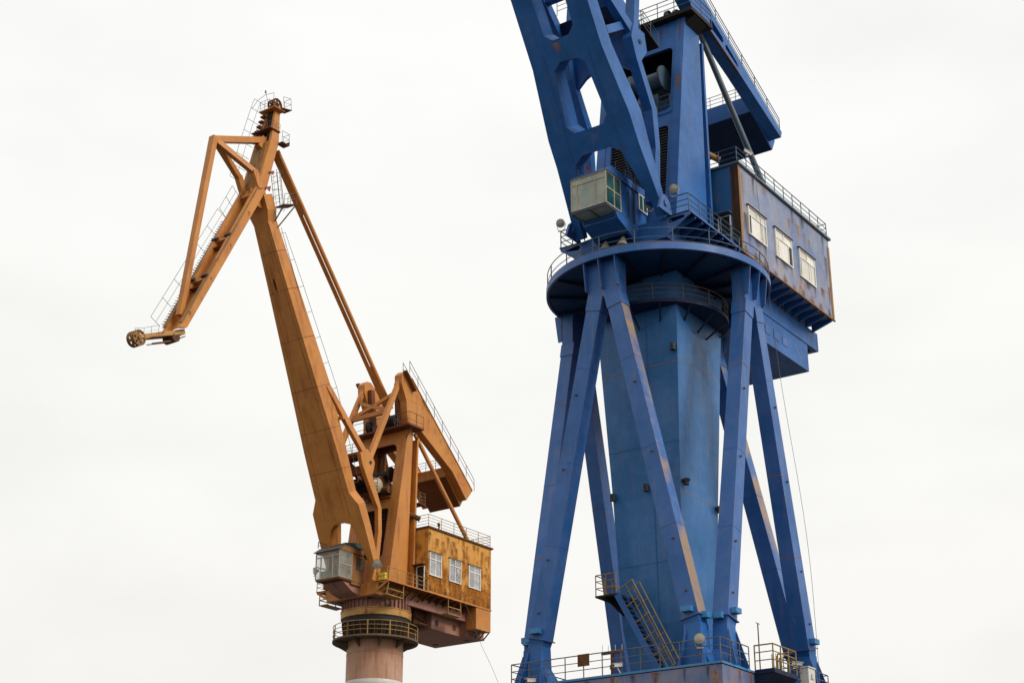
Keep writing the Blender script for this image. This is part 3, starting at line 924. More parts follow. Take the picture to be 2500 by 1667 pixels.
# --- platform railing, stair, access ladder
rq = 6.42
railing(b, [(rq, -rq, 17.56), (rq, rq, 17.56), (3.3, rq, 17.56)], 1.22, 'rail_grey', sp=1.15, mids=(.36, .68), r=.032)
railing(b, [(-.3, rq, 17.56), (-rq, rq, 17.56), (-rq, -rq, 17.56), (rq, -rq, 17.56)], 1.22, 'rail_grey', sp=1.3, mids=(.36, .68), r=.032)
lp = mk('access_landing', MB().box(.3, 3.0, 6.56, 7.7, 17.40, 17.62).prism([(6.56, 16.6), (7.7, 17.38), (6.56, 17.38)], lambda u, v, t: (.35 + 2.6 * t, u, v)), 'blue_dark', b)
railing(lp, [(3.0, 6.6, 17.62), (3.0, 7.66, 17.62), (.3, 7.66, 17.62), (.3, 6.6, 17.62)], 1.25, 'rail_yellow', sp=1.0, mids=(.36, .7), r=.04)
ladder(lp, (1.0, 6.75, 12), (1.0, 6.75, 18.7), .55, (1, 0, 0), 'rail_yellow', cage=(0, .5, 0))
xs = 3.55
st0, st1 = V((xs, -1.1, 22.5)), V((xs, 1.6, 17.6))
land = mk('stair_landing', MB().box(2.0, xs + .45, -2.45, -1.05, 22.42, 22.52), 'grime', b)
railing(land, [(2.2, -2.42, 22.52), (xs + .42, -2.42, 22.52), (xs + .42, -1.1, 22.52)], 1.15, 'rail_yellow', sp=.75, mids=(.36, .7), r=.032)
mk('bracket', MB().prism([(2.0, 21.7), (xs + .4, 22.4), (2.0, 22.4)], lambda u, v, t: (u, -1.9 + .1 * t, v)), 'grime', land)
stair = mk('stair', MB().beam(st0 + V((.4, 0, 0)), st1 + V((.4, 0, 0)), .06, .34, (1, 0, 0)).beam(st0 - V((.4, 0, 0)), st1 - V((.4, 0, 0)), .06, .34, (1, 0, 0)), 'blue', b)
tread0 = None
for i in range(17):
    p = st0.lerp(st1, (i + .6) / 17.3)
    if tread0 is None:
        tread0 = mk('tread', MB().box(-.37, .37, -.14, .14, -.02, .02), 'black', stair)
        o = tread0
    else:
        o = tread0.copy()
        COL.objects.link(o)
    o.location = p
sdv = (st1 - st0).normalized()
upn = V((0, sdv.z * -1, sdv.y)).normalized()
for sx in (-.4, .4):
    railing(stair, [st0 + V((sx, .1, .15)), st1 + V((sx, -.1, .15))], 1.05, 'rail_yellow', sp=1.15, mids=(.55,), r=.034, up=upn)

# --- slewing upper works
mk('slew_drum', MB().lathe([(3.3, 41.9), (3.3, 43.3), (2.9, 43.3)], n=48).lathe([(3.55, 42.2), (3.6, 42.25), (3.6, 42.7), (3.55, 42.75)], n=48), 'blue_dark', b, smooth=True)
dk = mk('slew_deck', MB().box(-2.7, 3.92, -2.95, 2.95, 43.15, 44.42), 'blue', b)
slot = [(3.25, 43.98)] + [(4.05 + .13 * math.cos(R(t)), 44.18 + .1 * math.sin(R(t))) for t in range(-60, 91, 30)] + [(3.2, 44.3), (3.08, 44.2), (3.1, 44.05)]
for s in (1, -1):
    for x in (3.82, .6, -2.4):
        mk('wing_bracket', MB().prism([(2.96, 43.2), (4.5, 44.22), (4.5, 44.40), (2.96, 44.40)], lambda u, v, t, s=s, x=x: (x + .1 - .1 * t, s * u, v), [slot] if x > 3 else ()), 'blue_leg', dk)
    mk('wing_plate', MB().box(-2.7, 3.95, s * 3.0, s * 4.5, 44.41, 44.47), 'blue_dark', dk)
    mk('wing_edge', MB().box(-2.7, 3.96, s * 4.46, s * 4.55, 44.38, 44.49), 'blue_leg', dk)
    joists(dk, [-2 + i * .85 for i in range(7)], s * 3.0, s * 4.45, 44.40, 'blue', drop=.4)
    railing(dk, [(3.92, s * 2.75, 44.48), (3.92, s * 4.47, 44.48), (-2.72, s * 4.47, 44.48)], 1.12, 'rail_blue', sp=1.45, mids=(.34, .66), r=.036)
# rear girders, ballast, joists under the house
for s in (1, -1):
    mk('rear_girder', MB().box(-16.5, -1.2, s * 2.65, s * 3.0, 42.65, 43.95), 'blue', b)
ball = mk('ballast_box', MB().box(-14.9, -5.2, -2.95, 2.95, 40.68, 42.64), 'blue', b)
for i in range(4):
    x = -7.6 - i * 1.25
    mk('hatch_cover', MB().box(x - .36, x + .36, 2.952, 2.975, 41.35, 41.95).box(x - .3, x + .3, 2.975, 2.985, 41.41, 41.89), 'blue_leg', ball)
mk('end_beam', MB().box(-16.6, -16.2, -3.0, 3.0, 42.66, 43.96), 'blue', b)

wb = [(-3.75, -6.2, 46.0, 48.0), (-7.5, -9.95, 45.95, 47.98), (-11.05, -13.45, 45.85, 47.92)]
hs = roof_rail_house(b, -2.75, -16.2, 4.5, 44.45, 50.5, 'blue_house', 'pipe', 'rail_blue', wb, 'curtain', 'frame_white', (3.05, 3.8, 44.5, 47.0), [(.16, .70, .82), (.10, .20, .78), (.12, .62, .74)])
joists(hs, [-3.2 - i * 1.05 for i in range(13)], 3.0, 4.45, 44.44, 'blue', wdt=.16, drop=.35)
mk('sill_angle', MB().box(-16.25, -2.7, 4.46, 4.57, 44.38, 44.47), 'rust_wash', hs)
mk('corner_angle', MB().box(-2.735, -2.70, 4.0, 4.53, 44.6, 50.4), 'rust_dark', hs)
mk('corner_strip', MB().box(-3.0, -2.735, 4.502, 4.535, 44.6, 50.42), 'rust_wash', hs)
mk('rear_corner_angle', MB().box(-16.22, -15.95, 4.502, 4.53, 44.58, 49.9), 'rust_wash', hs)
railing(hs, [(-2.8, -4.4, 50.66), (-2.8, 4.45, 50.66), (-16.15, 4.45, 50.66), (-16.15, -4.4, 50.66), (-2.8, -4.4, 50.66)], 1.1, 'rail_blue', sp=1.35, mids=(.34, .67), r=.032)
mk('exhaust_pipe', MB().cyl((-2.3, 2.5, 51.7), (-3.1, 3.1, 51.35), .2, n=14), 'rust_wash', hs)

# --- tower
XF, XR = tower(b, 44.42, 60.2, (2.86, .52), (-1.95, -2.1), 3.0, 2.42, 'blue', 'void',
               [rrect(-2.1, 2.2, 53.2, 58.1, .35), rrect(-2.05, 2.15, 46.4, 52.0, .3)], [], (-2.05, 2.15, 46.45, 52.0), 26)
mk('winch_deck', MB().box(-1.5, 1.6, -2.4, 2.4, 52.9, 53.1), 'blue', b)
railing(b, [(XF(53) - .1, -2.1, 53.15), (XF(53) - .1, 2.2, 53.15)], 1.1, 'rail_blue', sp=1.3, mids=(.34, .67), r=.03)
wn = MB().cyl((.35, -1.7, 54.3), (.35, .9, 54.3), .75, n=24).cyl((.35, -.2, 54.3), (.35, .1, 54.3), 1.05, n=28)
wn.box(-.3, 1.0, .2, 1.1, 53.1, 54.9)
mk('winch', wn, 'pipe', b, smooth=True)
mk('gearbox', MB().box(-.6, .9, -1.9, -.9, 53.1, 55.2).cyl((.9, -1.4, 54.4), (1.2, -1.4, 54.4), .5, n=18).box(.2, 1.1, 1.2, 1.9, 53.1, 54.2), 'blue_under', b)
mk('rope_drum', MB().cyl((.9, -.6, 55.9), (.9, 1.5, 55.9), .55, n=20).cyl((.9, 1.5, 55.9), (.9, 1.62, 55.9), .85, n=22).cyl((.9, -.72, 55.9), (.9, -.6, 55.9), .85, n=22), 'pipe', b, smooth=True)
for y in (-1.0, -.2, .6, 1.4):
    mk('control_cabinet', MB().box(-.8, -.3, y, y + .6, 53.1, 54.7), 'pipe', b)
# top platform
tp = mk('top_platform', MB().box(-1.9, .95, -3.7, 3.75, 60.24, 60.5), 'grime', b)
railing(tp, [(.9, -3.65, 60.5), (.9, 3.7, 60.5), (-1.85, 3.7, 60.5)], 1.1, 'rail_blue', sp=1.2, mids=(.36, .7), r=.03)
for s in (1, -1):
    mk('platform_bracket', MB().prism([(.0, 59.65), (.0, 60.2), (.95, 60.2)], lambda u, v, t, s=s: (.35 - 1.6 * t, s * (2.95 + u * .75), v)), 'grime', tp)
    for i in range(2):
        m_ = MB()
        wheel(m_, (-.6 - i * .2, s * (1.3 + .5 * i), 61.2), .62, .2)
        mk('sheave', m_, 'pipe', tp)

# --- boom
al = R(32)
BD = V((math.sin(al), 0, math.cos(al)))
BN = V((math.cos(al), 0, -math.sin(al)))
B0 = V((4.45, 0, 44.7))
def bdepth(s):
    pts = [(-.4, .5), (1.5, .8), (4, 1.35), (6, 1.6), (10, 1.35), (14, 1.15), (36, .8)]
    for (s0, d0), (s1, d1) in zip(pts[:-1], pts[1:]):
        if s <= s1:
            return lerp(d0, d1, (s - s0) / (s1 - s0))
    return .8
BM = lambda u, v, t: B0 + BD * v - BN * (bdepth(v) * t) + V((0, u - .03, 0))
sym = lambda pts: pts + [(-u, v) for u, v in reversed(pts)]
outer = [(2.55, -.35), (3.08, -.35), (3.08, .2), (2.86, 4.2), (2.86, 5.9), (2.43, 10.2), (2.43, 16), (1.6, 34)]
outer = outer + [(-u, v) for u, v in reversed(outer)] + [(-2.5, .6), (-1.6, 4.0), (-.95, 4.45), (.95, 4.45), (1.6, 4.0), (2.5, .6)]
holes = [sym([(.58, 11.45), (1.03, 11.9), (1.1, 16.5), (.7, 17.0)]), sym([(1.0, 5.85), (1.4, 6.33), (1.09, 9.65), (.53, 10.1)]), sym([(.4, 18.6), (.9, 19.1), (.75, 26), (.4, 26.5)])]
boom = mk('boom', MB().prism(outer, BM, holes), 'blue', b)
for s in (1, -1):
    mk('boom_stiffener', MB().beam(BM(s * 1.75, 1.9, -.012), BM(s * 1.5, 10.6, -.012), .05, .02, (0, 1, 0)), 'blue', boom)
    mk('foot_pin_bracket', MB().xz([(3.7, 44.45), (5.3, 44.45), (4.95, 45.3), (4.65, 45.55), (4.3, 45.5), (4.0, 45.2)], s * 3.12, s * 3.28).cyl((4.55, s * 3.0, 45.0), (4.55, s * 3.36, 45.0), .2, n=14), 'blue_leg', boom)

# --- truss behind the boom, pull rods, balance lever, counterweight
truss(b, [(5.1, 56.6), (4.85, 55.4), (5.55, 54.46), (3.89, 51.82), (3.69, 49.32), (3.95, 45.3), (4.75, 45.3), (4.21, 49.08), (4.49, 51.59), (6.21, 54.41), (6.7, 55.6), (6.4, 56.6)],
      (5.7, 55.7), (13.0, 1.6, 60.6), 1.98, 2.6, 'blue', .5, .7)
mk('truss_cross_plate', MB().prism([(-1.97, 53.9), (-1.3, 54.4), (-.8, 54.6), (.8, 54.6), (1.3, 54.4), (1.97, 53.9), (1.97, 56.4), (-1.97, 56.4)], lambda u, v, t: (5.9 + (v - 55) * .2 - .2 * t, u, v)), 'blue', b)
for s in (1, -1):
    mk('truss_tie_beam', MB().beam((8.9, s * 2.0, 55.0), (6.2, s * 2.0, 56.9), .5, .5, (0, 1, 0)), 'blue', b)
    mk('pull_rod', MB().beam((6.0, s * 2.2, 56.2), (4.9, s * 2.2, 66.0), .64, .55, (0, 1, 0)), 'blue', b)
mk('rod_platform', MB().hexa([(4.4, .2, 57.7), (4.4, 2.2, 57.7), (2.6, 2.2, 57.05), (2.6, .2, 57.05), (4.4, .2, 57.8), (4.4, 2.2, 57.8), (2.6, 2.2, 57.15), (2.6, .2, 57.15)]), 'grime', b)
railing(b, [(4.4, 1.0, 57.8), (4.4, 2.15, 57.8), (2.6, 2.15, 57.15)], 1.0, 'rail_blue', sp=1.2, mids=(.36, .7), r=.024)
lev = [(5.2, 65.2), (5.1, 66.1), (4.2, 66.3), (-2.4, 63.15), (-13.2, 58.15), (-13.0, 57.62), (-6.9, 59.82), (-1.9, 61.45), (-.6, 61.6)]
lh = [[(-3.0, 61.85), (-3.3, 62.05), (-4.75, 61.45), (-4.9, 61.2), (-4.7, 60.95), (-3.2, 61.3)], [(-5.1, 61.0), (-5.35, 61.15), (-6.7, 60.5), (-6.95, 60.25), (-6.75, 60.2), (-5.2, 60.75)]]
lever(b, lev, 2.1, 3.0, 'blue', lh)
ld = V((-10.8, 0, -5.0)).normalized()
ln = V((-ld.z, 0, ld.x)) * -1
railing(b, [(-2.3, 2.9, 63.2), (-13.1, 2.9, 58.2)], 1.0, 'rail_blue', sp=1.9, mids=(.36, .7), r=.03, up=(.0, 0, 1))
railing(b, [(-2.3, 2.0, 63.2), (-13.1, 2.0, 58.2)], 1.0, 'rail_blue', sp=1.9, mids=(.36, .7), r=.03, up=(.0, 0, 1))
mk('rusty_flange', MB().beam((-1.95, 2.95, 61.40), (-6.9, 2.95, 59.78), .16, .07, (0, 1, 0)), 'rust', b)
cwp = [(-10.2, 59.95), (-10.25, 58.72), (-13.4, 57.12), (-13.95, 58.1)]
cw = mk('counterweight', MB().xz(cwp, -2.09, 2.09), 'blue', b)
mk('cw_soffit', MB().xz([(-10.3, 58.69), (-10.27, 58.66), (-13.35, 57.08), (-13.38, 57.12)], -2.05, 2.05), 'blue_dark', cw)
railing(cw, [(-10.3, -2.0, 59.95), (-10.3, 2.0, 59.95)], .9, 'rail_blue', sp=1.1, mids=(.36, .7), r=.025)
for s in (1,):
    mk('stay_pipe', MB().cyl((-3.0, 2.2, 61.2), (-9.4, 3.6, 50.62), .2, n=14), 'pipe', b, smooth=True)
mk('stay_pipe', MB().cyl((-3.0, -2.2, 61.2), (-9.4, -3.6, 50.62), .2, n=14), 'pipe', b, smooth=True)

LK = lambda t, s: V((5.7, s * 2.29, 55.9)).lerp(V((13.0, s * 1.6, 60.6)), t)
mk('link_cross_plate', MB().beam(LK(.22, -1), LK(.22, 1), 1.5, .2, (.55, 0, 1)), 'blue_dark', b)
mk('link_cross_beam', MB().beam(LK(.5, -1), LK(.5, 1), .45, .45, (0, 0, 1)), 'blue', b)
mk('rope_guard', MB().beam((4.6, -2.0, 57.6), (4.6, 2.0, 57.6), .9, .2, (.2, 0, 1)), 'blue_dark', b)
railing(b, [LK(.34, -1) + V((0, .3, .35)), LK(.34, 1) + V((0, -.3, .35))], 1.0, 'rail_blue', sp=.9, mids=(.35, .7), r=.024)
mk('sheave_block', MB().cyl((6.6, -.5, 55.2), (6.6, .1, 55.2), .38, n=18).cyl((7.3, .6, 56.6), (7.3, 1.2, 56.6), .35, n=18), 'black', b, smooth=True)
# --- cab
cb = cab(b, 7.5, 5.8, -1.4, 1.03, 44.5, 46.62, 2.85, .5, 'frame_tan', 'cab_glass', 'cab_side_glass', 'blue', (.17, .70), .38, (.55,), .50)
mk('floor_window', MB().box(6.35, 7.4, -1.3, -.22, 44.36, 44.39).box(6.35, 7.4, -.12, .95, 44.36, 44.39), 'cab_glass', cb)
mk('floor_frame', MB().box(6.3, 7.46, -1.38, -1.31, 44.34, 44.40).box(6.3, 7.46, -.21, -.13, 44.341, 44.40).box(6.3, 7.46, .96, 1.02, 44.342, 44.40).box(7.4, 7.48, -1.3, .95, 44.343, 44.395), 'roof_grey', cb)
for y in (-1.38, .85):
    mk('cab_bracket', MB().xz([(3.9, 43.2), (6.2, 44.0), (6.5, 44.38), (3.9, 44.38)], y, y + .17), 'blue', cb)
mk('cab_floor_plate', MB().box(3.9, 6.3, -1.2, .84, 44.18, 44.38).hexa([(5.0, -1.2, 43.55), (6.3, -1.2, 44.0), (6.3, .84, 44.0), (5.0, .84, 43.55), (5.0, -1.2, 43.65), (6.3, -1.2, 44.12), (6.3, .84, 44.12), (5.0, .84, 43.65)]), 'blue', cb)
mk('side_window', MB().box(2.75 + .15, 3.75, 1.035, 1.06, 45.6, 46.55), 'cab_side_glass', cb)
mk('side_window_frame', MB().box(2.83, 3.82, 1.034, 1.09, 45.53, 45.6).box(2.83, 3.82, 1.034, 1.09, 46.55, 46.62).box(2.83, 2.9, 1.034, 1.09, 45.6, 46.55).box(3.75, 3.82, 1.034, 1.09, 45.6, 46.55).box(3.28, 3.34, 1.034, 1.08, 45.6, 46.55), 'frame_white', cb)
for y in (-.75, .45):
    mk('horn', MB().cyl((4.7, y, 43.55), (4.85, y, 42.85), .08, .36, n=16), 'lamp_shell', cb, smooth=True)
railing(cb, [(6.8, -1.3, 47.12), (3.0, -1.3, 47.12)], .5, 'rail_blue', sp=1.2, mids=(.5,), r=.022)
railing(cb, [(6.3, 1.0, 47.12), (3.0, 1.0, 47.12)], .5, 'rail_blue', sp=1.2, mids=(.5,), r=.022)
mk('roof_bracket', MB().tube([(6.6, -.9, 47.1), (6.6, -.9, 47.9), (6.3, -.6, 47.5), (6.3, -.2, 47.2)], .04, 5), 'red', cb)
mk('cable_bundle', MB().tube([(4.6, 1.06, 47.0), (4.4, 1.1, 46.3), (4.45, 1.08, 45.2), (4.4, 1.1, 44.4)], .05, 5).tube([(5.0, 1.08, 46.4), (5.02, 1.08, 44.5)], .035, 5), 'black', cb)

# --- things that hang or stand on the blue crane
floodlight(XB, (3.95, -4.45, 45.6), (.9, .25, -.25), .28, 'round floodlight on the railing left of the blue crane cab', .25)
floodlight(XB, (3.95, 3.55, 45.6), (.9, .2, -.2), .29, 'pale round floodlight at the foot of the blue boom', .25)
floodlight(XB, (3.75, 1.72, 45.25), (.87, .4, -.3), .29, 'round floodlight hanging beside the blue cab side window', .2)
floodlight(XB, (6.55, 5.35, 18.3), (.9, .35, .0), .29, 'round floodlight on the bottom railing below the blue boxes', .2)
cctv(XB, (6.6, -5.0, 17.75), (.9, -.4, -.1), 'white camera at the lowest left corner below the blue leg', (-.1, .2, -.3))
cctv(XB, (6.65, .5, 17.95), (.9, -.3, -.15), 'white camera between the leg and the blue stair foot', (-.1, .1, -.4))
cctv(XB, (-1.9, 6.7, 18.7), (-.3, .9, -.15), 'white camera above the electrical cabinet with warning triangle', (.35, -.1, -.3))
cctv(XB, (-4.5, 4.45, 52.1), (-.6, .6, -.5), 'small camera on the roof rail of the blue machinery house', (.35, 0, -.35))
sg = mk('sign_plate', MB().box(-.02, .02, -.36, .36, -.32, .32), 'rust')
sg.matrix_world = XB @ Matrix.Translation((6.47, -1.72, 18.5))
tag(sg, 'square rust-eaten sign plate tied to the bottom railing', 'sign')
el = empty('electrical_cabinet', XB @ V((-3.3, 6.62, 17.6)), R(-125))
mk('cabinet_body', MB().box(-.42, .42, -.25, .25, .05, 1.05), 'white', el)
mk('cabinet_lid', MB().box(-.47, .47, -.3, .3, 1.052, 1.12), 'white', el)
tri = MB().prism([(-.2, .42), (.2, .42), (0, .78)], lambda u, v, t: (u, .253 + .006 * t, v))
mk('warning_triangle', tri, 'roof_grey', el)
mk('warning_triangle_face', MB().prism([(-.14, .455), (.14, .455), (0, .71)], lambda u, v, t: (u, .262 + .004 * t, v)), 'frame_tan', el)
tag(el, 'white electrical cabinet with a triangular warning sign on the portal deck', 'cabinet')
am = empty('antenna_mast', XB @ V((1.2, 6.0, 17.56)), R(-125))
mk('mast', MB().cyl((0, 0, 0), (0, 0, 2.9), .035, n=6), 'rail_grey', am)
mk('crossbar', MB().cyl((-.25, 0, 2.88), (.25, 0, 2.88), .02, n=5), 'rail_grey', am)
tag(am, 'thin upright antenna rod beside the yellow ladder cage', 'antenna')
at_ = empty('antenna_stand', XB @ V((6.1, -.15, 17.56)), R(-125))
mk('post', MB().box(-.07, .07, -.07, .07, 0, 1.15), 'rust', at_)
mk('arm', MB().box(-.06, .06, -.65, .65, 1.152, 1.26), 'rust', at_)
mk('antenna_rods', MB().tube([(0, -.6, 1.2), (0, -.6, 1.7)], .015, 4).tube([(0, -.25, 1.2), (0, -.22, 1.62)], .015, 4).tube([(0, .2, 1.2), (0, .2, 1.62)], .015, 4).tube([(0, .6, 1.2), (0, .62, 1.6)], .015, 4), 'white', at_)
tag(at_, 'T-shaped dark antenna stand behind the bottom railing', 'antenna')

def hang(name, X, pts, r, label):
    c = empty(name, X @ V(pts[-1]))
    w0 = X @ V(pts[-1])
    o = mk('cable_strand', MB().tube([(X @ V(p)) - w0 for p in pts], r, 5), 'cable', c)
    tag(c, label, 'cable', 'hanging cables')
    return c
def catmull(p, n=8):
    P = [V(x) for x in p]
    P = [P[0] * 2 - P[1]] + P + [P[-1] * 2 - P[-2]]
    o = []
    for i in range(1, len(P) - 2):
        for j in range(n):
            t = j / n
            o.append(.5 * (2 * P[i] + (P[i + 1] - P[i - 1]) * t + (2 * P[i - 1] - 5 * P[i] + 4 * P[i + 1] - P[i + 2]) * t * t + (3 * P[i] - P[i - 1] - 3 * P[i + 1] + P[i + 2]) * t ** 3))
    return o + [P[-2]]
hang('hanging_cable', XB, [(-4.9, 4.66, 50.7), (-5.2, 4.68, 47.5)] + catmull([(-5.5, 4.7, 44.3), (-6.0, 4.95, 37), (-5.6, 6.1, 27), (-4.0, 7.0, 18.5), (-3.8, 7.1, .1)]), .014,
     'thin dark cable dropping from the blue machinery house past the right leg')

# --- rust runs and stains on the blue crane
rs = random.Random(3)
Yn, Xn = (0, 1, 0), (1, 0, 0)
for wx0, wx1, wz0, wz1 in wb:
    for x, w_, h_ in ((wx0 - .1, .5, 1.1), (wx1 + .1, .45, 1.3), ((wx0 + wx1) / 2, 1.6, .8)):
        stain(hs, (x, 4.5, wz0 - .01), (1, 0, 0), Yn, w_, h_, rs.choice(('stain_rust', 'stain_ochre', 'stain_dark')))
for i in range(9):
    x = -3.4 - i * 1.45 + rs.uniform(-.3, .3)
    stain(hs, (x, 4.5, 50.45), (1, 0, 0), Yn, rs.uniform(.5, 1.1), rs.uniform(.9, 2.2), rs.choice(('stain_pale', 'stain_ochre', 'stain_pale', 'stain_dark')))
for x, z, w_, h_ in ((-9.9, 49.6, .8, 1.3), (-11.2, 49.7, 1.1, 1.6), (-12.2, 49.5, .9, 1.2), (-12.9, 49.2, .7, 1.2), (-10.6, 49.9, .6, 1.0), (-15.5, 49.0, .7, 3.0), (-15.7, 46.8, .6, 2.3), (-14.6, 46.3, 1.0, 1.5), (-3.3, 50.2, .6, 5.4), (-3.5, 47.4, .8, 2.6)):
    stain(hs, (x, 4.5, z), (1, 0, 0), Yn, w_, h_, 'stain_ochre' if z > 48 and x > -15 else 'stain_rust')
for i in range(10):                     # bottom rail of the wall: rust creeping up
    stain(hs, (-3.3 - i * 1.35, 4.5, 44.5), (1, 0, 0), Yn, rs.uniform(.7, 1.4), rs.uniform(.5, 1.1), 'stain_rust' if i % 3 else 'stain_dark', down=(0, 0, 1))
for y, z, w_, h_, m_ in ((2.0, 60.1, .35, 1.9, 'stain_pale'), (1.3, 60.1, .4, 2.2, 'stain_rust'), (2.7, 60.0, .35, 2.4, 'stain_rust'), (.4, 60.1, .5, 1.6, 'stain_rust')):
    stain(b, (XF(z) - (.05 if y < 2.42 else 0), y, z), (0, 1, 0), (1, 0, .15), w_, h_, m_)
stain(b, (XF(55.6), 2.72, 55.6), (0, 1, 0), (1, 0, .15), .55, 2.4, 'stain_ochre')
stain(b, (XF(55.5), 2.70, 55.5), (0, 1, 0), (1, 0, .15), .45, 1.4, 'stain_rust')
for x, z, h_ in ((1.2, 57.5, 6), (.3, 55.5, 7), (-.3, 59, 5), (.9, 52, 5), (1.4, 50, 4)):
    stain(b, (x, 3.0, z), (1, 0, 0), Yn, rs.uniform(.4, .9), h_, 'stain_pale')
for i in range(14):                     # pylon: rain streaks down both faces
    z = rs.uniform(29, 39)
    h = HP(z) - .02
    if i % 2:
        stain(pyl, (h + .02, rs.uniform(-.9, .9) * h, z), (0, 1, 0), (1, 0, -.05), rs.uniform(.3, .9), rs.uniform(3, 7.5), 'stain_pale', down=(-.05, 0, -1))
    else:
        stain(pyl, (rs.uniform(-.8, .8) * h, h + .02, z), (1, 0, 0), (0, 1, -.05), rs.uniform(.3, .9), rs.uniform(3, 7.5), 'stain_pale', down=(0, -.05, -1))
for i in range(9):                      # fascia of the portal platform
    stain(b, (6.5, -5.6 + i * 1.4 + rs.uniform(-.3, .3), 17.38), (0, 1, 0), Xn, rs.uniform(.3, .9), 1.05, rs.choice(('stain_rust', 'stain_ochre', 'stain_dark')))
for i in range(6):
    stain(b, (5.8 - i * 1.2, 6.5, 17.38), (1, 0, 0), Yn, rs.uniform(.3, .8), 1.0, rs.choice(('stain_rust', 'stain_ochre')))
for u, v, w_, h_, m_ in ((2.2, 9.0, .5, 4, 'stain_pale'), (-2.1, 8.6, .5, 4.5, 'stain_pale'), (.2, 5.7, 1.6, 1.1, 'stain_pale'), (-1.9, 13.5, .5, 4, 'stain_pale'), (-.4, 11.3, .9, 1.0, 'stain_ochre')):
    stain(boom, BM(u, v, 0), (0, 1, 0), BN, w_, h_, m_, down=-BD)

# ================================================================== orange column crane
ORG = empty('orange_column_crane', (-12.100, 141.484, 0), R(-125.9))
tag(ORG, 'rusty orange slewing crane on a round column with bent jib', 'crane', 'dockside cranes')
XO = Matrix.Translation(ORG.location) @ Matrix.Rotation(R(-125.9), 4, 'Z')
o_ = ORG

# --- column
cl = mk('column', MB().lathe([(2.9, 0.005), (2.9, .5), (2.52, .6), (2.5, 1.0), (2.5, 31.1)], n=72), 'column', o_, smooth=True)
mk('white_band', MB().lathe([(2.506, 27.12), (2.512, 27.14), (2.512, 27.52), (2.506, 27.54)], n=72), 'white', cl, smooth=True)
mk('painted_bar', MB().lathe([(2.506, 25.6), (2.512, 25.62), (2.512, 26.72), (2.506, 26.74)], n=14, a0=18, a1=62), 'white', cl, smooth=True)
mk('weld_band', MB().lathe([(2.503, 29.85), (2.52, 29.87), (2.52, 29.93), (2.503, 29.95)], n=72), 'column', cl, smooth=True)
rg = mk('ring_platform', MB().lathe([(2.52, 31.0), (3.8, 31.0), (3.8, 31.16), (2.52, 31.16)], n=72), 'deck_tan', o_, smooth=True)
for i in range(9):
    a = R(40 * i + 8)
    mk('bracket', MB().prism([(2.5, 30.3), (2.5, 30.995), (3.7, 30.995)], lambda u, v, t, a=a: (u * math.cos(a) - (t - .5) * .06 * math.sin(a), u * math.sin(a) + (t - .5) * .06 * math.cos(a), v)), 'deck_tan', rg)
railing(rg, circ(3.76, 31.16, 72), 1.2, 'rail_ochre', sp=1.95, mids=(.36, .68), r=.035, pr=.05, smooth_path=True)
mk('collar', MB().lathe([(2.55, 31.17), (2.6, 31.2), (2.92, 32.55), (2.6, 32.56)], n=48), 'grime', o_, smooth=True)
for i in range(28):
    a = R(360 / 28 * i)
    mk('collar_rib', MB().prism([(2.58, 31.2), (2.8, 31.2), (3.02, 32.5), (2.88, 32.5)], lambda u, v, t, a=a: (u * math.cos(a) - (t - .5) * .07 * math.sin(a), u * math.sin(a) + (t - .5) * .07 * math.cos(a), v)), 'rust', o_)
mk('slew_gear', MB().lathe([(2.6, 32.56), (3.02, 32.58), (3.02, 32.98), (2.6, 32.99)], n=120), 'void', o_)
mk('bearing_ring', MB().lathe([(2.7, 33.0), (3.1, 33.0), (3.13, 33.04), (3.13, 33.58), (3.17, 33.6), (3.17, 33.68), (3.0, 33.7)], n=96), 'yellow_rust', o_, smooth=True)
sk = mk('slew_skirt', MB().lathe([(2.9, 33.7), (2.9, 34.9)], n=72), 'pink', o_, smooth=True)
for i in range(44):
    a = R(360 / 44 * i)
    mk('skirt_rib', MB().prism([(2.9, 33.7), (3.1, 33.7), (3.1, 34.85), (2.9, 34.85)], lambda u, v, t, a=a: (u * math.cos(a) - (t - .5) * .05 * math.sin(a), u * math.sin(a) + (t - .5) * .05 * math.cos(a), v)), 'pink', sk)

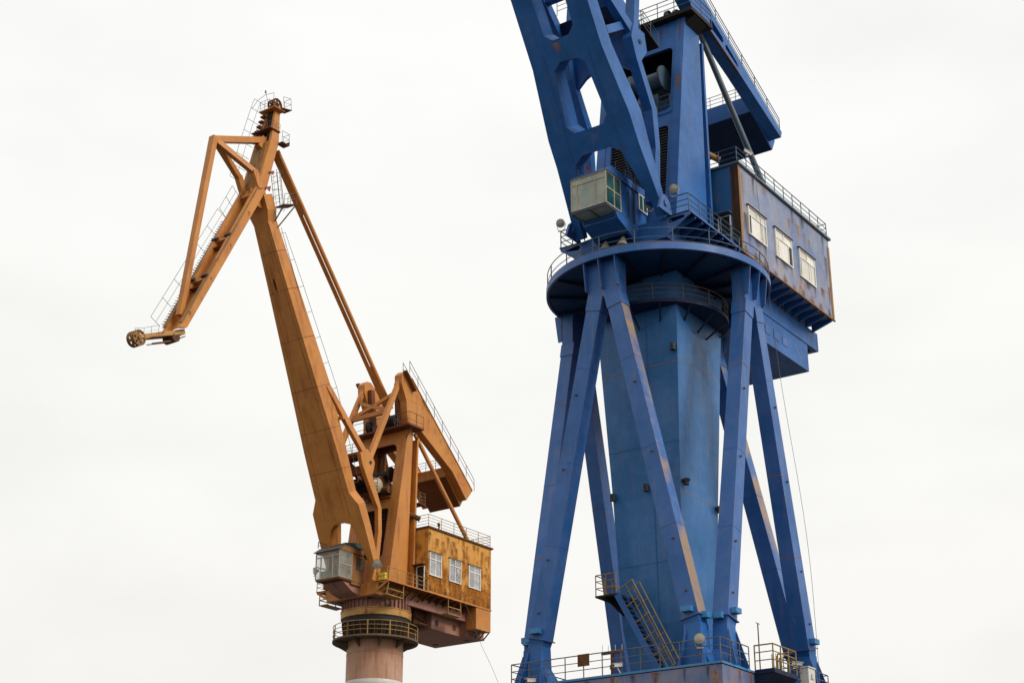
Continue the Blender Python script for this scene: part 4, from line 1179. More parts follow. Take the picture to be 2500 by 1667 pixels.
# --- slewing deck
dko = mk('slew_deck', MB().box(-2.2, 3.42, -2.88, 2.88, 34.5, 35.55), 'orange', o_)
mk('deck_underside', MB().box(-2.15, 3.36, -2.82, 2.82, 34.44, 34.497), 'pink', dko)
for y in (-1.9, 1.6):
    mk('drain_port', MB().cyl((2.7, y, 34.40), (2.7, y, 34.45), .25, n=16), 'black', dko)
for s in (1, -1):
    mk('wing_plate', MB().box(-2.1, 3.45, s * 2.9, s * 4.1, 35.52, 35.58), 'orange_dark', dko)
    mk('wing_edge', MB().box(-2.1, 3.46, s * 4.07, s * 4.15, 35.49, 35.6), 'orange', dko)
    mk('wing_bracket', MB().prism([(2.89, 34.65), (4.1, 35.36), (4.1, 35.51), (2.89, 35.51)], lambda u, v, t, s=s: (3.42 - .1 * t, s * u, v), [[(3.02, 35.0), (3.75, 35.38), (3.02, 35.42)]]), 'orange', dko)
    for i in range(6):
        x = 2.4 - i * .9
        mk('wing_strut', MB().beam((x, s * 2.9, 34.75), (x, s * 4.05, 35.48), .08, .1, (1, 0, 0)), 'orange_dark', dko)
    railing(dko, [(3.42, s * 2.95, 35.6), (3.42, s * 4.1, 35.6), (-2.1, s * 4.1, 35.6)], 1.1, 'rail_ochre', sp=1.4, mids=(.34, .67), r=.035)
    # hanging baskets below the wing
    bk = MB()
    bx0, bx1 = 1.1, 3.1
    for p, q2 in (((bx1, 4.0, 35.5), (bx1 + .15, 3.9, 34.35)), ((bx0, 4.0, 35.5), (bx0 - .1, 3.9, 34.35)), ((bx1 + .15, 3.9, 34.35), (bx0 - .1, 3.9, 34.35)), ((bx1 + .15, 3.9, 34.35), (bx1, 2.95, 34.4)),
                  ((bx0 - .1, 3.9, 34.35), (bx0, 2.95, 34.4)), ((bx1 + .1, 3.95, 34.85), (bx0 - .05, 3.95, 34.85)), ((bx1 + .1, 3.95, 34.85), (bx1, 2.95, 34.9))):
        bk.beam((p[0], s * p[1], p[2]), (q2[0], s * q2[1], q2[2]), .07, .07, (0, 0, 1) if abs(p[2] - q2[2]) < .2 else (1, 0, 0))
    bk.box(bx0, bx1, s * 2.98, s * 3.88, 34.30, 34.36)
    mk('hanging_basket', bk, 'rail_ochre', dko)
b2 = MB()
for p, q2 in (((-5.2, 4.05, 35.5), (-5.3, 3.95, 34.2)), ((-7.0, 4.05, 35.5), (-7.2, 3.95, 34.2)), ((-5.3, 3.95, 34.2), (-7.2, 3.95, 34.2)), ((-5.25, 4.0, 34.8), (-7.1, 4.0, 34.8)), ((-5.3, 3.95, 34.2), (-5.3, 3.1, 34.2)), ((-7.2, 3.95, 34.2), (-7.2, 3.1, 34.2))):
    b2.beam(p, q2, .07, .07, (0, 0, 1) if abs(p[2] - q2[2]) < .2 else (1, 0, 0))
b2.box(-7.2, -5.3, 3.1, 3.9, 34.14, 34.19)
mk('hanging_basket', b2, 'rail_ochre', o_)

# --- rear girders, ballast
for s in (1, -1):
    mk('rear_girder', MB().box(-9.3, -.6, s * 2.62, s * 2.9, 34.3, 35.2), 'pink', o_)
bl = mk('ballast_box', MB().box(-9.4, -5.2, -2.15, 2.15, 33.03, 34.5), 'pink', o_)
mk('ballast_floor', MB().add([(-5.4, -2.05, 33.0), (-5.4, 2.05, 33.0), (-9.3, 2.25, 33.0), (-9.35, 2.9, 33.0), (-12.2, 2.95, 33.0), (-12.2, -2.95, 33.0), (-9.35, -2.9, 33.0),
                              (-5.4, -2.05, 33.05), (-5.4, 2.05, 33.05), (-9.3, 2.25, 33.05), (-9.35, 2.9, 33.05), (-12.2, 2.95, 33.05), (-12.2, -2.95, 33.05), (-9.35, -2.9, 33.05)],
                             [(0, 1, 2, 3, 4, 5, 6), (13, 12, 11, 10, 9, 8, 7)] + [(i, (i + 1) % 7, 7 + (i + 1) % 7, 7 + i) for i in range(7)]), 'pink', bl)
mk('ballast_rear', MB().box(-12.1, -9.402, -2.9, 2.9, 33.06, 35.4), 'pink', bl)
mk('rear_locker', MB().box(-11.56, -9.32, 2.95, 4.1, 33.5, 35.52), 'orange', o_)
for i in range(4):
    mk('floor_bar', MB().beam((-9.6 - i * .6, 4.05, 33.47), (-10.2 - i * .6, 2.95, 33.05), .1, .08, (1, 0, 0)), 'rail_grey', o_)
for x, m_ in ((-5.95, 'black'), (-8.55, 'orange_dark')):
    mk('port_hole', MB().cyl((x, 2.14, 33.65), (x, 2.17, 33.65), .28, n=20), m_, bl)
for x, y in ((-10.9, -1.9), (-11.2, 1.6)):
    mk('drain_port', MB().cyl((x, y, 32.98), (x, y, 33.01), .3, n=18), 'black', bl)
mk('pump_gear', MB().box(-4.9, -3.3, -1.8, 1.6, 33.3, 34.4).tube([(-4.8, 1.7, 33.6), (-3.2, 1.9, 33.9)], .06, 6).tube([(-5.0, 1.8, 33.3), (-3.4, 2.2, 33.2)], .08, 6), 'rust', o_)

wo = [(-2.28, -4.0, 37.12, 39.26), (-5.16, -6.9, 37.12, 39.26), (-8.06, -9.88, 37.12, 39.26)]
ho = roof_rail_house(o_, -2.1, -11.58, 4.1, 35.58, 41.42, 'orange_house', 'rust', 'rail_ochre', wo, 'pane_grey', 'frame_white', (2.95, 3.72, 35.62, 37.9), [(.5,), (.5,), (.5,)])
joists(ho, [-2.8 - i * 1.0 for i in range(8)], 2.95, 4.05, 35.56, 'orange_dark', wdt=.09, dz=.1, drop=.55)
mk('sill_angle', MB().box(-11.62, -2.06, 4.06, 4.16, 35.5, 35.66), 'orange', ho)
railing(ho, [(-2.15, 2.6, 41.58), (-2.15, 4.05, 41.58), (-11.5, 4.05, 41.58), (-11.5, -4.0, 41.58), (-2.15, -4.0, 41.58)], 1.12, 'rail_ochre', sp=1.85, mids=(.25, .5, .75), r=.03)
mk('exhaust_pipe', MB().cyl((-1.3, 2.2, 42.9), (-2.3, 2.9, 42.45), .24, n=12).cyl((-4.6, 3.3, 41.5), (-4.6, 3.3, 42.3), .07, n=8).cyl((-4.6, 3.3, 42.3), (-4.4, 3.4, 42.45), .14, n=8), 'rust', ho)
mk('drain_pipe', MB().tube([(-2.03, 2.6, 41.5), (-2.03, 2.6, 36.0)], .07, 6), 'red', ho)

# --- tower
XFo, XRo = tower(o_, 35.56, 50.7, (1.78, -.5), (-1.75, -2.15), 2.75, 1.75, 'orange', 'orange_dark',
                 [rrect(-1.6, 1.62, 44.3, 49.5, .7, bot=False), rrect(-1.55, 1.58, 38.4, 43.1, .3)], [rrect(-1.3, 1.5, 45.6, 49.3, .6, bot=False), rrect(-1.2, 1.2, 43.5, 44.6, .2)], (-1.55, 1.58, 38.45, 43.1), 17)
mk('winch_deck', MB().box(-1.5, .7, -1.74, 1.74, 44.05, 44.2), 'orange_dark', o_)
wn = MB().cyl((.0, -1.2, 45.6), (.0, .5, 45.6), .6, n=22).cyl((.0, .1, 45.6), (.0, .4, 45.6), .85, n=26).box(-.6, .5, .5, 1.3, 44.2, 45.5)
mk('winch', wn, 'rust', o_, smooth=True)
gy = mk('brake_wheel', MB().cyl((1.2, .1, 45.2), (1.2, .75, 45.2), .55, .7, n=22).cyl((1.2, .75, 45.2), (1.2, 1.0, 45.2), .7, .3, n=22), 'frame_tan', o_, smooth=True)
railing(o_, [(XFo(44.2) - .1, -1.6, 44.2), (XFo(44.2) - .1, 1.65, 44.2)], 1.0, 'rail_brown', sp=1.0, mids=(.3, .6), r=.03)
railing(o_, [(XRo(45) + .3, -1.3, 46.0), (XRo(45) + .3, 1.5, 46.0)], 1.9, 'rail_brown', sp=.9, mids=(.2, .4, .6, .8), r=.03)
tpo = mk('top_platform', MB().box(-1.85, .38, -3.4, 3.55, 50.74, 50.92), 'orange_dark', o_)
railing(tpo, [(.34, -3.35, 50.92), (.34, 3.5, 50.92), (-1.8, 3.5, 50.92)], 1.1, 'rail_brown', sp=1.25, mids=(.36,), r=.03)
for s in (1, -1):
    for x in (-.2, -1.6):
        mk('platform_strut', MB().beam((x, s * 2.75, 49.7), (x, s * 3.45, 50.73), .08, .08, (1, 0, 0)), 'rust', tpo)
for y in (-1.5, .6, 1.1, 1.6):
    m_ = MB()
    wheel(m_, (-.15, y, 51.5), .66, .3)
    mk('sheave', m_, 'black', tpo)

# --- boom
alo = R(25.7)
OD = V((math.sin(alo), 0, math.cos(alo)))
ON = V((math.cos(alo), 0, -math.sin(alo)))
O0 = V((3.27, 0, 36.38))
def odepth(s):
    pts = [(-.6, .5), (1.0, .65), (3, .8), (6.1, .95), (7.3, 1.0), (11, 1.3), (16.5, 1.8), (25, 1.55), (32, 1.15), (36, 1.1)]
    for (s0, d0), (s1, d1) in zip(pts[:-1], pts[1:]):
        if s <= s1:
            return lerp(d0, d1, (s - s0) / (s1 - s0))
    return 1.1
OMp = lambda u, v, t: O0 + OD * v - ON * (odepth(v) * t) + V((0, u - .02, 0))
outer = [(2.3, -.4), (2.72, -.4), (2.75, .3), (2.75, 4.0), (2.68, 6.13), (1.98, 7.3), (1.86, 11.6), (1.56, 17), (1.12, 26), (.87, 32.2), (1.15, 33.2), (1.15, 34.6)]
outer = outer + [(-u, v) for u, v in reversed(outer)] + [(-2.2, .8), (-1.45, 3.6), (-1.1, 4.4), (-.6, 4.8), (.6, 4.8), (1.2, 4.6), (1.5, 3.9), (2.2, .8)]
boomo = mk('boom', MB().prism(outer, OMp), 'orange', o_)
for s in (1, -1):
    mk('boom_head_plate', MB().prism([(0, 33.4), (.8, 33.8), (1.1, 34.6), (1.0, 35.3), (.3, 35.6), (-1.0, 35.3), (-1.1, 33.4)], lambda u, v, t, s=s: O0 + OD * v + ON * (u * .9) + V((0, s * (.45 + .16 * t), 0))), 'orange', boomo)
    mk('foot_pin_bracket', MB().xz([(2.7, 35.56), (4.0, 35.56), (3.75, 36.5), (3.4, 36.75), (3.0, 36.5)], s * 2.78, s * 2.9).cyl((3.4, s * 2.7, 36.3), (3.4, s * 2.98, 36.3), .15, n=12), 'orange', boomo)
for v in (9.5, 13.2, 17.0, 21.5, 26.0, 29.5):
    hw = lerp(1.98, 1.86, (v - 7.3) / 4.3) if v < 11.6 else (lerp(1.86, 1.56, (v - 11.6) / 5.4) if v <= 17 else lerp(1.56, .87, (v - 17) / 15.2))
    mk('section_weld', MB().beam(OMp(-hw, v, -.004), OMp(hw, v, -.004), .03, .014, OD).beam(OMp(hw + .004, v, 0), OMp(hw + .004, v, 1), .03, .014, OD), 'orange_dark', boomo)
for u in (-.62, .62):
    mk('stiffener_line', MB().beam(OMp(u * 2.3, 5.2, -.004), OMp(u * .87, 31.5, -.004), .02, .012, (0, 1, 0)), 'orange_dark', boomo)
ladder(boomo, OMp(.75, 6.5, 1.08) + V((0, .9, 0)), OMp(.75, 31.5, 1.2), .4, (0, 1, 0), 'rail_brown', rung=.9, r=.025)
railing(boomo, [OMp(1.9, 8, 1.0), OMp(1.6, 16.5, 1.0), OMp(1.1, 26, 1.0), OMp(.85, 31, 1.0)], .55, 'rail_brown', sp=2.6, mids=(), r=.022, up=(-.75, .25, .4))

# --- truss, rods, lever, counterweight
truss(o_, [(4.9, 47.3), (4.2, 46.75), (3.85, 46.3), (3.95, 45.7), (4.13, 45.1), (2.75, 42.33), (2.6, 40.1), (2.9, 37.0), (3.45, 37.0), (3.09, 40.0), (3.19, 42.2), (4.56, 44.2), (5.45, 45.6), (5.85, 46.7)],
      (4.45, 46.15), (9.3, 1.4, 52.2), 2.18, 2.6, 'orange', .42, .55)
mk('truss_cross_plate', MB().beam((4.9, -2.2, 47.0), (4.9, 2.2, 47.0), .35, 1.6, (.6, 0, 1)).beam((5.0, -2.2, 45.4), (5.0, 2.2, 45.4), .25, .9, (1, 0, .3)), 'orange_dark', o_)
mk('truss_cross_beam', MB().beam((7.7, -2.2, 49.6), (7.7, 2.2, 49.6), .35, .4, (.6, 0, 1)), 'orange', o_)
rods = []
for s in (1, -1):
    p0, p1 = V((4.3, s * 2.2, 46.5)), V((.15, s * 2.2, 55.7))
    rods.append((p0, p1))
    mk('pull_rod', MB().beam(p0, p1, .42, .5, (0, 1, 0), .36, .42), 'orange', o_)
at_rod = lambda k, t: rods[k][0].lerp(rods[k][1], t)
mk('rod_crossbar', MB().beam(at_rod(0, .58), at_rod(1, .58), .4, .3, (0, 0, 1)), 'orange', o_)
mid = (at_rod(0, .69) + at_rod(1, .69)) / 2
mk('rod_brace', MB().beam(at_rod(0, .60), mid, .3, .26, (0, 0, 1)).beam(at_rod(0, .80), mid, .3, .26, (0, 0, 1)), 'orange', o_)
mk('rod_brace', MB().beam(at_rod(1, .60), mid, .3, .26, (0, 0, 1)).beam(at_rod(1, .80), mid, .3, .26, (0, 0, 1)), 'orange', o_)
levo = [(.55, 54.9), (.6, 55.75), (.25, 56.15), (-.3, 56.2), (-.75, 55.9), (-10.4, 47.15), (-9.5, 46.05), (-7.3, 48.3), (-2.35, 51.1), (-1.3, 51.0), (-.55, 51.0), (-.2, 53.4)]
lever(o_, levo, 1.85, 2.68, 'orange')
for s in (1, -1):
    mk('lever_flange', MB().beam((-.9, s * 2.27, 55.82), (-10.4, s * 2.27, 47.2), .95, .06, (0, 1, 0)), 'orange', o_)
    mk('peak_platform', MB().hexa([(.4, s * 2.7, 56.05), (.4, s * 3.15, 56.05), (-1.1, s * 3.15, 54.5), (-1.1, s * 2.7, 54.5), (.4, s * 2.7, 56.15), (.4, s * 3.15, 56.15), (-1.1, s * 3.15, 54.62), (-1.1, s * 2.7, 54.62)]), 'orange_dark', o_)
    mk('lever_support', MB().beam((-.1, s * 1.6, 55.3), (-.6, s * 1.6, 50.95), .4, .5, (0, 1, 0), .5, .6), 'orange_dark', o_)
railing(o_, [(-.2, 3.0, 56.1), (-10.3, 3.0, 47.1)], 1.15, 'rail_brown', sp=1.7, mids=(.5,), r=.028, up=(.05, 0, 1))
railing(o_, [(-.2, 2.2, 56.1), (-10.3, 2.2, 47.1)], 1.15, 'rail_brown', sp=1.7, mids=(.5,), r=.028, up=(.05, 0, 1))
cg = MB()
cv, cu = V((-9.5, 0, -9)).normalized(), V((0, 1, 0))
cnn = V((.69, 0, .72))
for k in range(5):
    c0 = V((-3.3, 2.3, 53.4)) + cv * (.35 * k)
    cg.tube([c0 + cu * math.cos(R(t)) * .55 + cnn * (.9 + math.sin(R(t)) * .65) for t in range(0, 181, 20)], .022, 4)
for t in range(0, 181, 30):
    off = cu * math.cos(R(t)) * .55 + cnn * (.9 + math.sin(R(t)) * .65)
    cg.tube([V((-3.3, 2.3, 53.4)) + off, V((-3.3, 2.3, 53.4)) + cv * 1.4 + off], .02, 4)
mk('ladder_cage', cg, 'rail_yellow', o_)
cwo = mk('counterweight', MB().xz([(-7.25, 48.95), (-7.3, 48.05), (-9.62, 45.62), (-10.4, 46.9)], -1.84, 1.84), 'orange', o_)
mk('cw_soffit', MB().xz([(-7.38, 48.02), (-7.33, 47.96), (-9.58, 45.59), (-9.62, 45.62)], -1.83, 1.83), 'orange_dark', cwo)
railing(cwo, [(-7.3, -1.8, 48.95), (-7.3, 1.8, 48.95)], .9, 'rail_brown', sp=1.2, mids=(.4, .7), r=.025)
for s in (1, -1):
    mk('stay_pipe', MB().cyl((-2.3, s * 2.0, 50.9), (-8.2, s * 3.9, 41.55), .2, n=14), 'orange', o_, smooth=True)

# --- jib
J = lambda pts, y0, y1, holes=(): MB().xz(pts, y0, y1, holes)
gird = [(26.6, 52.0), (18.95, 68.35), (17.7, 73.45), (16.72, 73.5), (17.95, 68.05), (25.75, 52.3)]
jib = mk('jib', J(gird, .72, 1.05), 'orange', o_)
mk('jib_girder', J(gird, -1.05, -.72), 'orange', jib)
jt = lambda t: V((26.2, 0, 52.1)).lerp(V((18.45, 0, 68.2)), t)
jd = (jt(1) - jt(0)).normalized()
jn = V((jd.z, 0, -jd.x))            # outward (front/up) normal of the jib
mk('jib_floor', MB().beam(jt(.03) - jn * .2, jt(.72) - jn * .2, 1.44, .05, (0, 1, 0)), 'orange', jib)
mk('jib_flange', MB().beam(jt(.02) + jn * .37 + V((0, .98, 0)), jt(.98) + jn * .40 + V((0, .98, 0)), .5, .05, (0, 1, 0)).beam(jt(.02) + jn * .37 - V((0, .98, 0)), jt(.98) + jn * .40 - V((0, .98, 0)), .5, .05, (0, 1, 0)), 'jib_top', jib)
mk('jib_top_plate', MB().hexa([(18.95, -.74, 68.2), (18.95, .74, 68.2), (17.9, .74, 73.2), (17.9, -.74, 73.2), (18.8, -.74, 68.15), (18.8, .74, 68.15), (17.8, .74, 73.2), (17.8, -.74, 73.2)]), 'jib_top', jib)
for t in (.33, .62):
    c = jt(t) + jn * .45
    mk('cross_member', MB().beam(jt(t) + V((0, -.72, 0)), jt(t) + V((0, .72, 0)), .5, .25, jn), 'orange', jib)
    for y in (-.75, .75):
        mk('rope_roller', MB().cyl(c + V((0, y - .32, 0)), c + V((0, y + .32, 0)), .15, n=12), 'black', jib)
    mk('diaphragm', MB().beam(jt(t - .05) + V((0, -.72, 0)), jt(t - .05) + V((0, .72, 0)), .5, .06, jn), 'orange_dark', jib)
mk('hinge_block', MB().beam(jt(.96) + V((0, -.7, 0)), jt(.96) + V((0, .7, 0)), .75, 1.1, jn), 'orange', jib)
for s in (1, -1):
    mk('tail_post', MB().hexa([(16.73, s * .73, 73.47), (17.69, s * .73, 73.47), (17.69, s * 1.04, 73.47), (16.73, s * 1.04, 73.47), (16.35, s * .32, 77.2), (16.9, s * .32, 77.2), (16.9, s * .56, 77.2), (16.35, s * .56, 77.2)]), 'orange', jib)
mk('tail_web', MB().xz([(17.75, 73.3), (16.95, 76.4), (16.4, 76.4), (16.6, 73.6)], -.35, -.25), 'rust', jib)
for i in range(6):
    z = 73.6 + i * .55
    x = lerp(17.85, 17.1, i / 6)
    mk('tail_step', MB().box(x - .25, x + .2, -1.25 + .08 * i, -.75 + .07 * i, z, z + .16), 'orange_dark', jib)
mk('tail_shelf', MB().box(16.6, 17.95, -1.3, 1.05, 74.55, 74.65), 'orange_dark', jib)
mk('tail_shelf', MB().box(16.2, 17.5, -1.0, 1.05, 76.9, 77.0), 'orange', jib)
for y in (-.2, .3):
    m_ = MB()
    wheel(m_, (16.55, y, 77.75), .62, .2)
    mk('tail_sheave', m_, 'rust', jib)
mk('head_platform', MB().hexa([(16.7, .3, 77.0), (16.7, 1.25, 77.0), (15.5, 1.25, 77.3), (15.5, .3, 77.3), (16.7, .3, 77.06), (16.7, 1.25, 77.06), (15.5, 1.25, 77.36), (15.5, .3, 77.36)]), 'rust', jib)
railing(jib, [(16.5, 1.2, 77.1), (15.55, 1.2, 77.33), (15.55, .4, 77.33)], 1.15, 'rail_brown', sp=.8, mids=(.5,), r=.022, up=(.12, 0, 1))
mk('tail_tray', MB().box(15.9, 16.8, .8, 1.55, 73.35, 73.42).box(15.85, 15.9, .8, 1.55, 73.35, 73.75), 'rust', jib)
railing(jib, [(16.8, 1.5, 73.42), (15.9, 1.5, 73.42), (15.9, .8, 73.42)], 1.1, 'rail_brown', sp=1, mids=(.5,), r=.022)
railing(jib, [(17.6, -1.0, 74.66), (17.6, .95, 74.66), (16.6, .95, 74.66)], .8, 'rail_brown', sp=.6, mids=(.5,), r=.02)
railing(jib, [(17.4, -.95, 77.0), (17.4, .2, 77.0)], 1.0, 'rail_brown', sp=.5, mids=(.33, .66), r=.02)
mk('tail_machinery', MB().box(16.7, 17.5, -.55, -.1, 73.7, 74.5).box(16.75, 17.45, .2, .6, 73.7, 74.4).cyl((16.9, -.6, 75.4), (16.9, .5, 75.4), .16, n=10).box(16.6, 17.0, -.3, .25, 75.0, 76.9), 'grime', jib)
mk('lightning_rod', MB().tube([(16.9, -.2, 77.3), (17.3, -.5, 79.0)], .02, 4).cyl((17.28, -.48, 78.9), (17.3, -.5, 79.15), .08, n=6), 'rail_brown', jib)
# mast above the jib
apex = V((23.35, 0, 71.0))
mk('mast_tie', MB().beam(apex + V((.25, 0, .25)), (25.75, 0, 53.6), .62, .5, (0, 1, 0), .5, .45), 'orange', jib)
mk('mast_beam', MB().beam(apex + V((.15, 0, .05)), (17.3, 0, 73.75), .55, .55, (0, 1, 0)), 'orange', jib)
for s in (1, -1):
    mk('mast_strut', MB().beam(apex, (19.35, s * .95, 69.3), .46, .5, (0, 1, 0)).beam((19.5, s * .95, 69.5), (18.7, s * .95, 68.0), .46, .6, (0, 1, 0)), 'orange', jib)
mk('mast_knee', MB().beam((17.6, 0, 73.75), (18.1, 0, 72.6), .6, .75, (0, 1, 0)), 'orange', jib)
# back tie: two tubes joined by end plates
bt0, bt1 = V((16.1, 0, 73.2)), V((-.9, 0, 53.3))
for y in (-.28, .28):
    mk('back_tie', MB().cyl(bt0 + V((0, y, 0)), bt1 + V((0, y, 0)), .2, n=12), 'orange', o_, smooth=True)
for a_, c_ in ((0, .24), (.83, 1.0)):
    mk('tie_plate', MB().beam(bt0.lerp(bt1, a_), bt0.lerp(bt1, c_), .78, .34, (0, 1, 0)), 'orange', o_)
# walkway rail along the far side of the jib
wk = [V((26.4, -1.3, 52.6)) + jn * .2, jt(.98) + V((0, -1.3, 0)) + jn * .3]
railing(jib, [wk[0], jt(.80) + V((0, -1.3, 0)) + jn * .3], 1.15, 'rail_grey', sp=2.2, mids=(.45,), r=.022, up=jn)
railing(jib, [jt(.80) + V((0, -1.3, 0)) + jn * .3, jt(.97) + V((0, -1.3, 0)) + jn * .3], 1.1, 'rail_grey', sp=1.4, mids=(.45,), r=.022, up=(.45, -.3, .8))
railing(jib, [(18.7, -1.25, 69.2), (17.8, -1.2, 73.2), (17.0, -.95, 76.9), (16.75, -.85, 77.9)], 1.25, 'rail_grey', sp=1.5, mids=(.5,), r=.022, up=(.8, -.45, .4))
mk('hoop_rail', MB().tube([(17.5, -1.2, 78.3), (17.2, -.6, 78.8), (16.9, .2, 78.9), (16.9, .2, 77.1)], .02, 4).tube([(17.9, -1.5, 77.3), (17.5, -1.2, 78.3)], .02, 4), 'rail_grey', jib)
fl_ = MB()
for i in range(42):
    c = jt(.04 + .72 * i / 41) + V((0, -1.12, 0)) + jn * .42
    fl_.beam(c, c + V((0, -.26, 0)) + jn * .08, .05, .05, jn)
mk('walkway_rungs', fl_, 'rust', jib)
ladder(jib, (17.5, 1.4, 70.2), (16.7, 1.4, 66.6), .7, (0, 1, 0), 'rail_brown', rung=.6, r=.03, cage=(-.6, .1, 0))
hp = mk('hinge_platform', MB().hexa([(16.7, .9, 66.9), (16.7, 2.1, 66.9), (15.0, 2.1, 67.6), (15.0, .9, 67.6), (16.7, .9, 66.98), (16.7, 2.1, 66.98), (15.0, 2.1, 67.68), (15.0, .9, 67.68)]), 'rust', boomo)
railing(hp, [(16.6, 2.05, 67.0), (15.05, 2.05, 67.65), (15.05, .95, 67.65)], 1.05, 'rail_brown', sp=1.0, mids=(.5,), r=.024)
mk('platform_brace', MB().beam((15.05, 2.0, 67.6), (16.1, 1.0, 65.3), .09, .09, (0, 1, 0)).beam((16.6, 2.05, 66.9), (16.6, 1.0, 65.6), .09, .09, (0, 1, 0)), 'rust', boomo)
mk('red_flag_plate', MB().xz([(17.9, 70.0), (17.2, 70.35), (17.3, 69.9)], 1.15, 1.2).xz([(18.2, 68.3), (17.5, 68.7), (17.6, 68.1)], 1.15, 1.2), 'red', boomo)
# head frame with rope sheaves
h0, h1 = V((25.6, 0, 52.0)), V((29.9, 0, 50.2))
hf = MB()
for y in (-.62, .62):
    hf.beam(h0 + V((0, y, .1)), h1 + V((0, y * .5, .1)), .12, .42, (0, 1, 0), .1, .3)
head = mk('jib_head_frame', hf, 'yellow_rust', jib)
mk('head_soffit', MB().beam(h0 + V((0, 0, -.12)), h0.lerp(h1, .72) + V((0, 0, -.1)), 1.1, .06, (0, 1, 0)), 'rust', jib)
for y in (-.28, .3):
    m_ = MB()
    wheel(m_, (30.0, y, 50.15), .66, .24)
    mk('head_sheave', m_, 'jib_top', jib)
mk('guide_drum', MB().cyl((26.4, -.6, 51.35), (26.4, .6, 51.35), .4, n=18), 'rust', jib, smooth=True)
for y in (-.3, .3):
    mk('tie_bar', MB().tube([(28.6, y, 50.15), (26.6, y, 51.0), (25.2, y, 51.9)], .05, 6), 'pink', jib)
railing(jib, [(29.6, -.7, 50.6), (28.6, -.8, 51.0), (27.0, -.9, 51.8)], .75, 'rail_grey', sp=.8, mids=(.5,), r=.018)

# machinery and walkways in the gap between boom and tower
mg = MB().box(1.6, 2.6, -1.6, -.5, 44.6, 45.6).box(2.2, 3.4, -1.9, 1.6, 44.3, 44.42).cyl((2.3, -.3, 45.0), (2.3, .6, 45.0), .42, n=16).box(3.6, 4.6, -1.9, -.9, 44.9, 46.6).box(4.0, 5.2, -1.9, 1.9, 44.5, 44.6)
mk('luffing_gear', mg, 'grime', o_)
mk('gear_frame', MB().beam((3.9, -2.1, 45.9), (2.0, -1.7, 43.9), .25, .3, (0, 1, 0)).beam((4.6, 0, 46.8), (1.0, 0, 43.8), .3, .35, (0, 1, 0)).beam((3.0, -1.9, 43.8), (3.0, 2.1, 43.8), .25, .3, (0, 0, 1)), 'orange_dark', o_)
mk('luffing_screw', MB().cyl((5.6, .0, 47.2), (.6, .0, 44.9), .16, n=12), 'rust', o_, smooth=True)
railing(o_, [(3.4, 1.55, 44.42), (2.2, 1.55, 44.42), (2.2, -1.8, 44.42)], 1.0, 'rail_brown', sp=.8, mids=(.3, .6), r=.028)
railing(o_, [(2.6, -2.0, 42.6), (2.6, 1.6, 42.6)], 1.0, 'rail_brown', sp=.8, mids=(.3, .6), r=.028)
for s in (1, -1):
    mk('sheave_cheek', MB().xz([(-.9, 50.95), (.25, 50.95), (-.1, 51.9), (-.6, 51.95)], s * .15 - .04, s * .15 + .04), 'rust', tpo)
mk('sheave_guard', MB().box(-.8, .1, -1.1, -.6, 50.93, 51.5).box(-1.5, -.9, .2, 1.4, 50.93, 51.7), 'pink', tpo)
mk('rear_beam', MB().box(-1.35, -1.05, -1.7, 1.7, 45.0, 45.5), 'orange_dark', o_)
mk('rope_drum', MB().cyl((-.4, -1.5, 46.6), (-.4, .9, 46.6), .42, n=18).cyl((-.4, .9, 46.6), (-.4, 1.0, 46.6), .7, n=20), 'grime', o_, smooth=True)
mk('motor_bank', MB().cyl((.6, .9, 44.8), (.6, 1.6, 44.8), .35, n=14).cyl((.1, .9, 44.7), (.1, 1.6, 44.7), .3, n=14).box(-.9, -.1, -1.6, -.4, 44.2, 45.3), 'rust', o_, smooth=True)
mk('link_walkway', MB().box(3.4, 5.6, -2.1, -1.2, 45.55, 45.62).box(3.6, 5.4, -1.2, 2.1, 46.9, 46.97), 'grime', o_)
railing(o_, [(5.4, -1.1, 46.97), (5.4, 2.0, 46.97)], .9, 'rail_brown', sp=.8, mids=(.33, .66), r=.026)
railing(o_, [(-2.2, 2.9, 44.0), (-3.0, 2.9, 44.0), (-3.0, .5, 44.0)], 1.0, 'rail_brown', sp=.7, mids=(.33, .66), r=.026)
mk('rear_landing', MB().box(-3.05, -2.1, .4, 2.95, 43.9, 43.98), 'rust', o_)
# --- cab
cbo = cab(o_, 6.45, 4.75, -1.6, 1.18, 35.66, 38.05, 3.3, .5, 'frame_tan', 'cab_clear', 'cab_clear', 'cab_body', (.22, .72), .42, (), .50)
mk('roof_sheet', MB().hexa([(3.2, -1.75, 38.56), (5.85, -1.75, 38.56), (5.85, 1.3, 38.56), (3.2, 1.3, 38.56), (3.2, -1.75, 38.6), (5.85, -1.75, 38.6), (5.85, 1.3, 38.6), (3.2, 1.3, 38.6)]).hexa(
    [(5.82, -1.75, 38.57), (6.62, -1.75, 38.02), (6.62, 1.3, 38.02), (5.82, 1.3, 38.57), (5.85, -1.75, 38.61), (6.65, -1.75, 38.06), (6.65, 1.3, 38.06), (5.85, 1.3, 38.61)]), 'roof_grey', cbo)
mk('tarpaulin', MB().hexa([(3.3, -1.3, 38.61), (5.6, -1.5, 38.61), (5.6, .9, 38.61), (3.3, 1.1, 38.61), (3.3, -1.0, 39.3), (5.0, -1.1, 39.0), (5.0, .5, 39.05), (3.3, .8, 39.3)]), 'green_tarp', cbo)
mk('cab_body', MB().box(3.0, 4.745, -1.5, 1.12, 35.3, 38.0), 'cab_body', cbo)
mk('body_window', MB().box(3.35, 3.72, 1.122, 1.15, 36.75, 37.75).box(3.85, 4.22, 1.122, 1.15, 36.75, 37.75), 'cab_side_glass', cbo)
